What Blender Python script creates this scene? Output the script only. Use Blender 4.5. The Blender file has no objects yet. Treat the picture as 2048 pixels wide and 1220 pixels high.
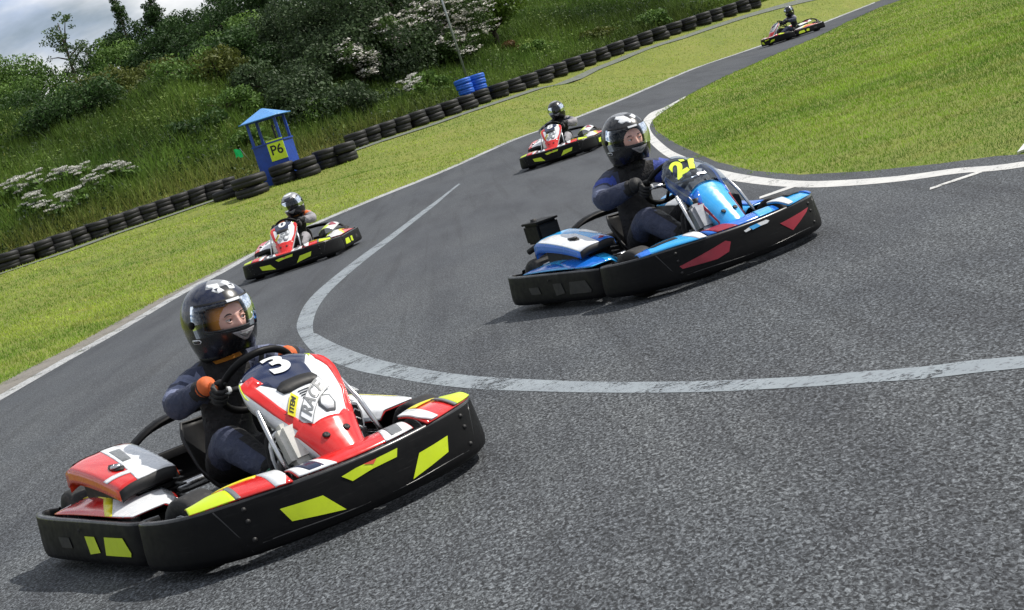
import bpy, bmesh, math, random
import numpy as np
from math import sin, cos, pi, radians, sqrt, atan2
from mathutils import Vector, Matrix
from mathutils.geometry import delaunay_2d_cdt
random.seed(7); RNG=np.random.default_rng(11)
SC=bpy.context.scene; COL=SC.collection
G={'outer_lo':[(-5.167,17.138),(-5.042,19.514),(-4.864,22.292),(-4.725,25.957),(-4.47,28.594),(-4.26,31.172),(-3.833,33.612),(-3.302,35.748),(-2.301,38.147),(-0.51,41.695),(1.541,47.702),(3.409,49.476),(5.411,53.266),(8.786,61.43),(11.147,63.204),(13.554,65.462),(19.002,74.936)],'outer_hi':[(-5.373,17.803),(-5.247,20.279),(-5.06,23.158),(-4.931,27.044),(-4.67,29.822),(-4.4,32.14),(-3.956,34.62),(-3.402,36.756),(-2.378,39.296),(-0.532,42.884),(1.582,49.254),(3.499,50.908),(5.573,54.939),(9.093,63.648),(11.479,65.139),(13.978,67.558),(19.55,77.133)],'kerb_hi':[(-5.847,19.575),(-5.547,22.011),(-5.366,25.353),(-5.133,28.352),(-4.754,30.527),(-4.431,32.503)],'in_lo':[(1.526,5.481),(1.404,5.622),(1.269,5.763),(1.067,6.045),(0.921,6.246),(0.606,6.73),(0.247,7.394),(-0.068,8.038),(-0.309,8.562),(-0.556,9.206),(-0.813,9.971),(-1.058,10.736),(-1.314,11.723),(-1.522,12.669),(-1.806,14.541),(-1.911,15.769),(-1.965,17.32),(-1.904,18.93),(-1.691,21.427),(-1.391,24.104),(-1.151,26.42),(-0.862,29.279),(-0.585,31.475),(-0.271,33.954),(0.124,36.01),(0.556,37.462)],'in_hi':[(1.582,5.642),(1.461,5.803),(1.321,5.944),(1.111,6.226),(0.96,6.428),(0.639,6.951),(0.271,7.656),(-0.053,8.381),(-0.303,8.985),(-0.563,9.73),(-0.838,10.635),(-1.062,11.481),(-1.339,12.669),(-1.564,13.756),(-1.62,14.018),(-1.712,15.125),(-1.764,16.535),(-1.732,18.145),(-1.544,20.641),(-1.273,23.299),(-1.052,25.634),(-0.781,28.433),(-0.541,31.011),(-0.241,33.591),(0.158,35.486),(0.578,37.039)],'isl_out':[(5.438,41.01),(4.607,38.692),(4.304,38.349),(4.043,37.361),(3.652,35.023),(3.266,31.616),(2.873,27.346),(2.524,22.655),(2.383,19.574),(2.281,16.897),(2.308,14.884),(2.411,13.313),(2.569,12.387),(2.785,11.602),(3.017,11.058),(3.243,10.313)],'isl_in':[(5.392,40.526),(4.526,37.563),(4.155,36.111),(3.918,35.103),(3.608,33.289),(3.393,31.555),(3.095,28.332),(2.722,23.621),(2.564,20.581),(2.45,17.823),(2.445,15.588),(2.517,13.817),(2.666,12.79),(2.873,11.924),(3.104,11.34),(3.334,10.575)],'grass_isl':[(3.455,10.917),(3.373,11.36),(3.154,11.944),(2.865,12.991),(2.627,14.34),(2.551,16.192),(2.612,18.91),(2.93,24.406),(3.387,30.669),(3.807,34.559),(4.331,37.381),(4.958,39.357),(6.163,43.026),(7.174,45.525),(9.254,49.698),(11.799,54.254),(14.235,60.16),(16.685,65.301),(17.74,66.248)],'branch_a':[(2.715,10.676),(2.745,10.776),(3.1,10.837),(3.074,10.716)],'branch_b':[(2.099,13.374),(2.128,13.535),(2.495,13.655),(2.456,13.434)],'path_lo':[(-13.504,47.093),(-13.228,47.669),(-11.708,47.333),(-10.591,48.844),(-9.284,49.875),(-7.861,50.542),(-6.294,50.08),(-4.239,51.141),(-2.395,51.501),(-0.853,53.01),(0.769,53.975),(2.366,56.485),(4.354,59.933),(7.674,64.566),(10.059,67.175),(12.86,71.063),(14.723,73.678),(16.063,75.569)],'path_hi':[(-14.119,49.435),(-13.762,49.8),(-12.35,50.158),(-10.909,50.551),(-9.553,51.581),(-8.078,52.217),(-6.424,51.421),(-4.302,52.299),(-2.413,52.599),(-0.832,54.11),(0.834,55.469),(2.473,57.95),(4.499,61.278),(7.836,65.52),(10.299,68.432),(13.091,72.05),(14.944,74.515),(16.27,76.286)],'kiosk':(-5.645,51.023,0.973),'blueA':(0.695,62.484,1.889),'blueB':(1.199,62.781,1.848),'pole':(0.945,63.318,2.05),'board':(3.426,11.129,-0.001),'kf':(12.181,60.402,0.334),'row':[(-13.247,48.822,0.996),(-13.173,50.378,1.134),(-12.658,50.771,1.137),(-12.197,51.103,1.135),(-11.716,51.434,1.128),(-11.201,51.796,1.126),(-10.739,52.159,1.128),(-10.265,52.491,1.13),(-9.798,52.824,1.136),(-9.334,53.159,1.162),(-8.839,53.434,1.184),(-8.338,53.708,1.206),(-7.832,53.982,1.228),(-7.445,54.259,1.273),(-3.184,56.748,1.38),(-2.733,56.233,1.366),(-2.219,56.779,1.385),(-1.748,58.02,1.414),(-1.159,58.844,1.489),(-0.623,59.141,1.444),(-0.018,59.931,1.487),(0.625,60.595,1.487),(1.216,61.323,1.509),(1.855,62.265,1.56),(2.425,61.991,1.545),(3.062,63.687,1.582),(3.733,64.63,1.642),(4.325,65.265,1.647),(4.911,64.961,1.632),(5.544,65.781,1.674),(6.122,66.233,1.666),(6.926,68.329,1.772),(7.663,69.365,1.851),(8.355,70.06,1.852),(8.945,69.754,1.822),(9.793,71.39,1.868),(10.519,72.121,1.916),(11.236,72.664,1.916),(11.934,73.364,1.957),(12.641,73.969,1.972),(13.284,74.544,1.985),(13.988,75.336,2.041)],'kst':[(-6.196,49.773,0.868),(-5.271,50.748,0.943),(-4.568,50.746,0.922),(-4.005,51.688,0.975),(-3.412,51.748,0.974)],'EX':[-5.9,-5.6,-5.27,-5.14,-4.96,-4.83,-4.57,-4.33,-3.89,-3.35,-2.34,-0.52,1.56,3.45,5.49,8.94,11.31,13.76,19.27,32,90],'EY':[-30,8,17.46,19.9,22.72,26.5,29.2,31.66,34.12,36.25,38.71,42.28,48.47,50.18,54.09,62.52,64.15,66.49,76.02,95,170],'trees':[('broadleaf','mid',-19.32,81.37,8.58,2.6,2.0,6.73),('broadleaf','mid',-17.78,79.24,7.59,2.0,1.8,6.65),('sapling','lite',-15.98,80.42,9.12,1.35,1.9,6.64),('broadleaf','mid',-16.02,78.14,6.79,2.2,1.5,6.31),('sapling','dark',-15.72,83.35,8.34,0.9,1.3,6.48),('pine','dark',-14.0,85.57,10.15,1.0,2.6,6.51),('pine','dark',-12.26,84.57,10.18,1.3,2.2,6.57),('broadleaf','mid',-13.89,81.29,7.96,2.0,1.7,6.56),('broadleaf','dark',-11.72,80.3,8.09,2.2,1.9,6.44),('pine','dark',-8.54,79.44,9.3,2.0,2.6,6.29),('broadleaf','dark',-9.41,77.17,7.13,2.2,2.0,6.5),('broadleaf','olive',-12.34,66.19,6.12,1.6,1.0,5.78),('broadleaf','olive',-11.82,74.09,6.56,1.8,1.0,6.08),('broadleaf','dark',-7.08,76.21,7.5,2.4,2.4,5.9),('broadleaf','dark',-5.02,75.25,7.92,2.8,2.4,5.3),('broadleaf','mid',-7.31,71.76,6.37,1.8,1.5,5.85),('hawthorn','thorn',-5.17,70.95,5.57,2.6,2.2,5.24),('hawthorn','thorn',-5.78,62.63,4.1,1.5,1.2,3.68),('hawthorn','thorn',-3.02,68.97,5.86,2.6,2.2,4.13),('hawthorn','thorn',-3.76,66.93,4.38,2.2,1.7,3.79),('hawthorn','thorn',-1.72,66.76,4.14,2.0,1.7,3.48),('hawthorn','thorn',-0.98,71.0,5.96,2.4,2.0,4.08),('hawthorn','thorn',-2.76,61.81,2.63,1.1,0.8,2.35),('elder','bloom',0.38,68.85,4.79,2.0,1.4,3.52),('elder','bloom',-0.68,73.06,6.42,1.8,1.0,4.13),('elder','bloom',-2.81,65.26,4.24,0.8,1.1,3.09),('elder','bloom',1.55,70.9,5.16,1.2,1.0,3.44),('broadleaf','bright',0.73,73.02,6.02,2.6,1.2,3.81),('broadleaf','bright',2.65,71.92,5.2,1.6,1.2,3.39),('shrub','rust',3.15,69.87,4.91,0.6,0.45,2.87),('shrub','mid',3.97,68.72,3.66,0.7,0.45,2.57),('shrub','olive',6.54,70.7,3.38,0.9,0.45,2.35),('shrub','mid',9.18,72.73,3.54,0.8,0.5,2.37),('broadleaf','dark',-18.02,75.13,6.85,2.4,1.2,6.33),('broadleaf','dark',-13.85,63.87,5.55,1.6,0.8,5.27),('shrub','mid',-8.88,64.02,5.56,1.4,0.9,5.24),('shrub','olive',-7.8,64.02,5.31,1.2,0.9,5.0),('broadleaf','mid',-20.69,81.4,8.88,2.4,2.2,6.75),('shrub','mid',-4.43,59.56,2.63,0.9,0.6,2.43),('shrub','mid',-0.54,62.87,2.53,0.9,0.6,2.32),('shrub','mid',-7.33,60.13,3.91,1.0,0.6,3.7),('shrub','dark',-8.5,58.76,3.53,1.0,0.5,3.36),('shrub','mid',-6.74,57.46,2.47,0.8,0.5,2.3),('hawthorn','thorn',-4.92,60.29,3.11,1.5,1.0,2.77),('hawthorn','thorn',-3.73,60.2,2.75,1.3,0.8,2.48),('hawthorn','thorn',-0.6,68.33,4.02,1.5,1.1,3.64),('elder','bloom',-1.55,66.86,4.99,1.0,0.9,3.49),('elder','bloom',0.81,66.73,3.85,0.9,0.8,2.89),('broadleaf','dark',-7.54,67.39,5.8,1.6,1.2,5.38),('broadleaf','dark',-11.15,77.13,6.76,1.8,1.2,6.34),('broadleaf','dark',-13.9,85.5,9.48,1.4,1.3,6.54),('broadleaf','mid',-15.29,84.44,9.04,1.2,1.0,6.51),('broadleaf','dark',-10.59,83.42,8.97,1.5,1.2,6.51),('broadleaf','dark',-17.42,77.13,6.77,2.2,1.2,6.44),('broadleaf','dark',-12.83,64.57,5.75,2.0,1.2,5.34)],'flowers':[(-13.9,54.61,3.54),(-13.32,54.61,3.53),(-13.07,53.02,2.87),(-12.55,55.59,3.5),(-12.07,55.59,3.3899999999999997),(-12.09,53.49,2.66),(-11.47,54.5,2.92),(-11.0,55.53,3.12),(-10.64,55.52,3.0300000000000002),(-12.43,52.96,2.5599999999999996),(-1.03,61.6,3.05)]}
EX=G['EX']; EY=G['EY']
TX=[-60,-16,-13.4,-9.3,-6,-2.8,.5,4.2,9.6,13,25,90]
TY=[20,46.5,49.3,52.6,54.2,56.2,59.5,64.3,70.5,73.5,85,150]
TZ=[.8,.95,1.03,1.15,1.22,1.37,1.46,1.63,1.85,1.96,2.3,4]
def g0(y): return .011*np.maximum(0,y-30)
def gz(x,y):
    x=np.asarray(x,float); y=np.asarray(y,float)
    ye=np.interp(y,EY,EX); e2=np.interp(y+1,EY,EX)
    dE=(ye-x)/np.sqrt(1+(e2-ye)**2)
    yt=np.interp(x,TX,TY); t2=np.interp(x+1,TX,TY)
    dT=(y-yt)/np.sqrt(1+(t2-yt)**2)
    zt=np.interp(x,TX,TZ); g=g0(y)
    s=np.clip(np.maximum(dE-.3,0)/np.maximum(np.maximum(dE-.3,0)+np.maximum(-dT,0),1e-3),0,1)
    z=g+(zt-g)*s
    b=np.clip((dT-.5)/15,0,1); b=1-(1-b)**1.6
    bump=.25*np.sin(x*.55+y*.2)*np.sin(y*.31-x*.13)+.12*np.sin(x*1.7+1)*np.sin(y*1.3)
    z=np.where(dT>0,zt+(5.0-1.5*np.clip((x+9)/5,0,1))*b+bump*np.clip((dT-1)/3,0,1)+.05*np.maximum(dT-15,0),z)
    return z
EX=G['EX']; EY=G['EY']
# ------------------------------------------------------------------ materials
def newmat(name):
    m=bpy.data.materials.new(name); m.use_nodes=True
    nt=m.node_tree; b=nt.nodes['Principled BSDF']; return m,nt,b
def N(nt,t,**k):
    return nt.nodes.new(t)
def ramp(nt,fac,stops):
    r=nt.nodes.new('ShaderNodeValToRGB'); e=r.color_ramp.elements
    while len(e)<len(stops): e.new(.5)
    for i,(p,c) in enumerate(stops): e[i].position=p; e[i].color=(*c,1) if len(c)==3 else c
    nt.links.new(fac,r.inputs[0]); return r.outputs[0]
def noise(nt,scale,detail=3,rough=.5,coord='Object',dist=0):
    tc=nt.nodes.new('ShaderNodeTexCoord'); n=nt.nodes.new('ShaderNodeTexNoise')
    n.inputs['Scale'].default_value=scale; n.inputs['Detail'].default_value=detail; n.inputs['Roughness'].default_value=rough
    n.inputs['Distortion'].default_value=dist
    nt.links.new(tc.outputs[coord],n.inputs['Vector']); return n.outputs['Fac']
def mix(nt,fac,a,b,mode='MIX'):
    m=nt.nodes.new('ShaderNodeMix'); m.data_type='RGBA'; m.blend_type=mode
    for s,v in ((0,fac),(6,a),(7,b)):
        if hasattr(v,'is_linked') or hasattr(v,'links'): nt.links.new(v,m.inputs[s])
        elif s==0: m.inputs[0].default_value=v
        else: m.inputs[s].default_value=(*v,1)
    return m.outputs[2]
def bump(nt,b,h,strength,dist):
    n=nt.nodes.new('ShaderNodeBump'); n.inputs['Strength'].default_value=strength; n.inputs['Distance'].default_value=dist
    nt.links.new(h,n.inputs['Height']); nt.links.new(n.outputs[0],b.inputs['Normal'])
def paint(name,c,rough=.3,metal=0,vary=.12,scale=9,dirt=.0,bmp=0,coat=0):
    m,nt,b=newmat(name); f=noise(nt,scale,5,.65)
    d=tuple(x*(1-vary) for x in c); l=tuple(min(1,x*(1+vary)) for x in c)
    col=ramp(nt,f,[(.3,d),(.7,l)])
    if dirt:
        f2=noise(nt,30,6,.7); k=ramp(nt,f2,[(.5,(0,0,0)),(.75,(dirt,)*3)])
        col=mix(nt,k,col,(.12,.11,.1))
    nt.links.new(col,b.inputs['Base Color'])
    r=ramp(nt,noise(nt,scale*3,4),[(.3,(max(0,rough-.08),)*3),(.7,(min(1,rough+.1),)*3)]); nt.links.new(r,b.inputs['Roughness'])
    b.inputs['Metallic'].default_value=metal
    if coat: b.inputs['Coat Weight'].default_value=coat; b.inputs['Coat Roughness'].default_value=.08 if coat!=.45 else .13
    if bmp: bump(nt,b,noise(nt,bmp,4,dist=.6),.6 if bmp==35 else .35,.02 if bmp==35 else .004)
    return m
M={}
M['black_plastic']=paint('black_plastic',(.0032,.0034,.0042),.5,dirt=.02)
M['black_plastic'].node_tree.nodes['Principled BSDF'].inputs['Specular IOR Level'].default_value=.16
def scuff(m):
    nt=m.node_tree; b=nt.nodes['Principled BSDF']; tc=N(nt,'ShaderNodeTexCoord'); mp=N(nt,'ShaderNodeMapping'); mp.inputs['Scale'].default_value=(3,3,70); nt.links.new(tc.outputs['Object'],mp.inputs[0])
    n=N(nt,'ShaderNodeTexNoise'); n.inputs['Scale'].default_value=2.2; n.inputs['Detail'].default_value=6; n.inputs['Roughness'].default_value=.7; nt.links.new(mp.outputs[0],n.inputs['Vector'])
    k=ramp(nt,n.outputs['Fac'],[(.60,(0,0,0)),(.72,(.5,.5,.5))]); old=b.inputs['Base Color'].links[0].from_socket
    g=ramp(nt,noise(nt,3,4,.7),[(.4,(0,0,0)),(.65,(1,1,1))]); k2=mix(nt,1,k,g,'MULTIPLY')
    nt.links.new(mix(nt,k2,old,(.05,.05,.052)),b.inputs['Base Color'])
scuff(M['black_plastic'])
M['edge_highlight']=paint('edge_highlight',(.016,.017,.019),.28,dirt=.1)  # lighter, glossier than the bumper plastic: edge highlight put into the colour
M['black_dull']=paint('black_dull',(.008,.008,.009),.6)
M['rubber']=paint('rubber',(.014,.014,.015),.75,dirt=.5,bmp=60)
M['red']=paint('red',(.62,.018,.016),.22,coat=.5,vary=.08)
M['orange_red']=paint('orange_red',(.62,.07,.02),.25,coat=.5,vary=.08)
M['white']=paint('white',(.74,.76,.79),.25,coat=.4,vary=.05,dirt=.15)
M['navy']=paint('navy',(.012,.02,.06),.18,coat=.7)
M['lime']=paint('lime',(.52,.66,.012),.35,vary=.06,dirt=.12)
M['yellow']=paint('yellow',(.75,.68,.03),.3,vary=.06)
M['grey_graphic']=paint('grey_graphic',(.16,.17,.18),.3)
M['sky_blue']=paint('sky_blue',(.03,.37,.80),.22,coat=.5,vary=.08)
M['deep_blue']=paint('deep_blue',(.012,.15,.62),.22,coat=.5,vary=.1)
M['crimson']=paint('crimson',(.26,.012,.03),.35,vary=.12)
M['steel']=paint('steel',(.55,.56,.58),.28,metal=1)
M['alloy']=paint('alloy',(.42,.43,.45),.42,metal=.9,dirt=.3)
M['tank_white']=paint('tank_white',(.62,.62,.58),.4,dirt=.35)
M['cable_green']=paint('cable_green',(.01,.12,.07),.4)
M['suit_black']=paint('suit_black',(.012,.012,.014),.8,vary=.3,scale=14,bmp=35)
M['suit_navy']=paint('suit_navy',(.030,.038,.075),.75,vary=.2,scale=14,bmp=35)
M['suit_slate_sheen']=paint('suit_slate_sheen',(.13,.15,.24),.7,vary=.25,scale=14,bmp=35)  # slate arm band; also sunlit sheen put into the navy sleeve colour
M['suit_blue']=paint('suit_blue',(.03,.06,.32),.7,bmp=35)
M['suit_grey']=paint('suit_grey',(.26,.25,.27),.75,vary=.2,bmp=35)
M['glove_orange']=paint('glove_orange',(.62,.13,.03),.7,bmp=120)
M['glove_black']=paint('glove_black',(.012,.012,.013),.65,bmp=120)
M['knit_orange']=paint('knit_orange',(.55,.22,.03),.9,bmp=200)
M['skin']=paint('skin',(.74,.42,.33),.5,vary=.08)
M['skin'].node_tree.nodes['Principled BSDF'].inputs['Subsurface Weight'].default_value=.08
M['brow']=paint('brow',(.06,.03,.02),.8)
M['eye_white']=paint('eye_white',(.6,.6,.6),.2,vary=.02)
M['lip']=paint('lip',(.42,.14,.12),.5)
M['helmet_black']=paint('helmet_black',(.005,.0055,.008),.26,coat=.45,vary=.0)
M['helmet_navy']=paint('helmet_navy',(.005,.009,.032),.24,coat=.45,vary=0)
M['helmet_grey']=paint('helmet_grey',(.30,.31,.33),.3,metal=.3)
M['line_white']=None
M['kiosk_blue']=paint('kiosk_blue',(.003,.045,.30),.45,vary=.2,scale=4,dirt=.2)
M['roof_blue']=paint('roof_blue',(.10,.30,.66),.3,vary=.1,scale=4)
M['tyre_blue']=paint('tyre_blue',(.006,.10,.52),.5,vary=.25,dirt=.25)
M['flag_green']=paint('flag_green',(.0,.62,.16),.6,vary=.1)
M['sign_lime']=paint('sign_lime',(.62,.80,.02),.45,vary=.06)
M['ink']=paint('ink',(.006,.006,.008),.5)
M['galv']=paint('galv',(.36,.38,.40),.4,metal=.7,vary=.2)
M['board_white']=paint('board_white',(.78,.80,.82),.5,vary=.05,dirt=.3)
M['num_lime']=paint('num_lime',(.58,.72,.03),.4)
def glassy(name,tint,tr,rough=.03):
    m,nt,b=newmat(name); nt.nodes.remove(b); o=nt.nodes['Material Output']
    g=N(nt,'ShaderNodeBsdfGlossy'); g.inputs['Roughness'].default_value=rough; g.inputs['Color'].default_value=(.85,.92,1,1)
    t=N(nt,'ShaderNodeBsdfTransparent'); t.inputs[0].default_value=(*tint,1)
    f=N(nt,'ShaderNodeFresnel'); f.inputs[0].default_value=tr
    ad=N(nt,'ShaderNodeMixShader'); nt.links.new(f.outputs[0],ad.inputs[0]); nt.links.new(t.outputs[0],ad.inputs[1]); nt.links.new(g.outputs[0],ad.inputs[2])
    nt.links.new(ad.outputs[0],o.inputs[0]); return m
M['visor']=glassy('visor',(.93,.94,.97),1.33)
M['visor_dark']=glassy('visor_dark',(.10,.11,.13),1.6)
M['screen']=glassy('screen',(.45,.5,.55),1.75,.12)
def attr_mat(name,rough,transl=.0,spec=.2):
    m,nt,b=newmat(name); a=N(nt,'ShaderNodeAttribute'); a.attribute_name='tint'
    nt.links.new(a.outputs['Color'],b.inputs['Base Color']); b.inputs['Roughness'].default_value=rough
    b.inputs['Specular IOR Level'].default_value=spec
    if transl:
        o=nt.nodes['Material Output']; t=N(nt,'ShaderNodeBsdfTranslucent'); nt.links.new(a.outputs['Color'],t.inputs[0])
        ms=N(nt,'ShaderNodeMixShader'); ms.inputs[0].default_value=transl
        nt.links.new(b.outputs[0],ms.inputs[1]); nt.links.new(t.outputs[0],ms.inputs[2]); nt.links.new(ms.outputs[0],o.inputs[0])
    return m
M['leaf']=attr_mat('leaf',.6,.25,.25); M['blade']=attr_mat('blade',.6,.3,.2); M['petal']=attr_mat('petal',.8,.2,.1)
M['bark']=paint('bark',(.055,.043,.033),.9,vary=.4,bmp=40)

def asphalt(name):
    m,nt,b=newmat(name)
    tc=N(nt,'ShaderNodeTexCoord'); mp0=N(nt,'ShaderNodeMapping'); mp0.inputs['Scale'].default_value=(1,.5,1); nt.links.new(tc.outputs['Object'],mp0.inputs[0])
    def nz(scale,det,rg,dist=0,src=None):
        n=N(nt,'ShaderNodeTexNoise'); n.inputs['Scale'].default_value=scale; n.inputs['Detail'].default_value=det; n.inputs['Roughness'].default_value=rg; n.inputs['Distortion'].default_value=dist
        nt.links.new((src or tc.outputs['Object']),n.inputs['Vector']); return n.outputs['Fac']
    P=mp0.outputs[0]
    big=nz(.25,4,.6); mid=nz(1.7,5,.65,0,P); fine=nz(86,2,.6,.8,P); fine2=nz(170,2,.5,0,P)
    v=N(nt,'ShaderNodeTexVoronoi'); v.inputs['Scale'].default_value=75; nt.links.new(P,v.inputs['Vector'])
    c1=ramp(nt,fine,[(.36,(.005,.0055,.006)),(.455,(.036,.039,.043)),(.56,(.112,.121,.129)),(.68,(.25,.268,.282))])
    c2=mix(nt,.25,c1,ramp(nt,v.outputs['Distance'],[(0,(.19,.20,.215)),(.35,(.075,.081,.087)),(.75,(.014,.015,.017))]))
    c2=mix(nt,.5,c2,ramp(nt,fine2,[(.35,(.55,.55,.55)),(.65,(1.4,1.4,1.4))]),'MULTIPLY')
    c3=mix(nt,1,c2,ramp(nt,mid,[(.35,(.86,.87,.89)),(.65,(1.10,1.10,1.09))]),'MULTIPLY')
    c4=mix(nt,1,c3,ramp(nt,big,[(.3,(.76,.79,.84)),(.7,(1.04,1.03,1.02))]),'MULTIPLY')
    sx=N(nt,'ShaderNodeSeparateXYZ'); nt.links.new(tc.outputs['Object'],sx.inputs[0])
    mr=N(nt,'ShaderNodeMapRange'); mr.inputs[1].default_value=8; mr.inputs[2].default_value=20; nt.links.new(sx.outputs[1],mr.inputs[0])
    c5=mix(nt,mr.outputs[0],c4,mix(nt,.66,c4,(.054,.059,.069)))
    mp=N(nt,'ShaderNodeMapping'); mp.inputs['Scale'].default_value=(1.4,.16,1); mp.inputs['Rotation'].default_value=(0,0,.35); nt.links.new(tc.outputs['Object'],mp.inputs[0])
    n3=nz(1.3,5,.6,0,mp.outputs[0])
    c6=mix(nt,1,c5,ramp(nt,n3,[(.36,(.74,.74,.76)),(.52,(1,1,1)),(.7,(1.12,1.12,1.10))]),'MULTIPLY')
    # narrow tyre marks
    mp2=N(nt,'ShaderNodeMapping'); mp2.inputs['Scale'].default_value=(5.5,.10,1); mp2.inputs['Rotation'].default_value=(0,0,.22); nt.links.new(tc.outputs['Object'],mp2.inputs[0])
    n4=nz(1.0,3,.6,.2,mp2.outputs[0]); mk=mix(nt,1,ramp(nt,n4,[(.56,(0,0,0)),(.64,(.5,.5,.5))]),ramp(nt,fine,[(.3,(1,1,1)),(.62,(.25,.25,.25))]),'MULTIPLY')
    c7=mix(nt,mk,c6,(.018,.019,.021))
    nt.links.new(c7,b.inputs['Base Color']); b.inputs['Roughness'].default_value=.8; b.inputs['Specular IOR Level'].default_value=.3
    bump(nt,b,fine,.5,.006)
    return m
M['asphalt']=asphalt('asphalt')
def linemat(name,c,wear,rough=.6):
    m,nt,b=newmat(name)
    f=noise(nt,26,6,.75); g=noise(nt,3,3)
    k=ramp(nt,f,[(wear-.05,(1,1,1)),(wear+.06,(0,0,0))])
    col=mix(nt,k,tuple(c),(.075,.08,.09)); t=ramp(nt,g,[(.3,(.85,.85,.87)),(.7,(1.05,1.05,1.05))])
    nt.links.new(mix(nt,1,col,t,'MULTIPLY'),b.inputs['Base Color']); b.inputs['Roughness'].default_value=rough
    bump(nt,b,f,.3,.004)
    if name!='path_grey':
        h=noise(nt,48,3,.7,dist=.8); h2=noise(nt,2.3,5,.7)
        ad=N(nt,'ShaderNodeMath'); ad.operation='ADD'; nt.links.new(h,ad.inputs[0]); nt.links.new(h2,ad.inputs[1])
        al=ramp(nt,ad.outputs[0],[(.0,(0,0,0)),(.5,(1,1,1))]); e=al.node.color_ramp.elements; e[0].position=wear+.40; e[1].position=wear+.50
        tr=N(nt,'ShaderNodeBsdfTransparent'); ms=N(nt,'ShaderNodeMixShader'); nt.links.new(al,ms.inputs[0]); nt.links.new(tr.outputs[0],ms.inputs[1]); nt.links.new(b.outputs[0],ms.inputs[2]); nt.links.new(ms.outputs[0],nt.nodes['Material Output'].inputs[0])
    return m
M['line_old']=linemat('line_old',(.235,.268,.292),.41)
M['line_white']=linemat('line_white',(.56,.56,.54),.36)
M['line_outer']=linemat('line_outer',(.42,.43,.43),.42)
M['kerb']=linemat('kerb_concrete',(.20,.185,.16),.40,.9)
def ground_mat():
    m,nt,b=newmat('turf'); a=noise(nt,.6,6,.7); c=noise(nt,9,5,.7)
    col=mix(nt,.5,ramp(nt,a,[(.3,(.10,.14,.014)),(.5,(.19,.21,.026)),(.7,(.25,.23,.05))]),ramp(nt,c,[(.35,(.05,.08,.01)),(.65,(.18,.22,.035))]))
    nt.links.new(col,b.inputs['Base Color']); b.inputs['Roughness'].default_value=.95; bump(nt,b,c,.8,.03); return m
M['turf']=ground_mat()
M['path']=linemat('path_grey',(.15,.17,.13),.46,.9)

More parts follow.
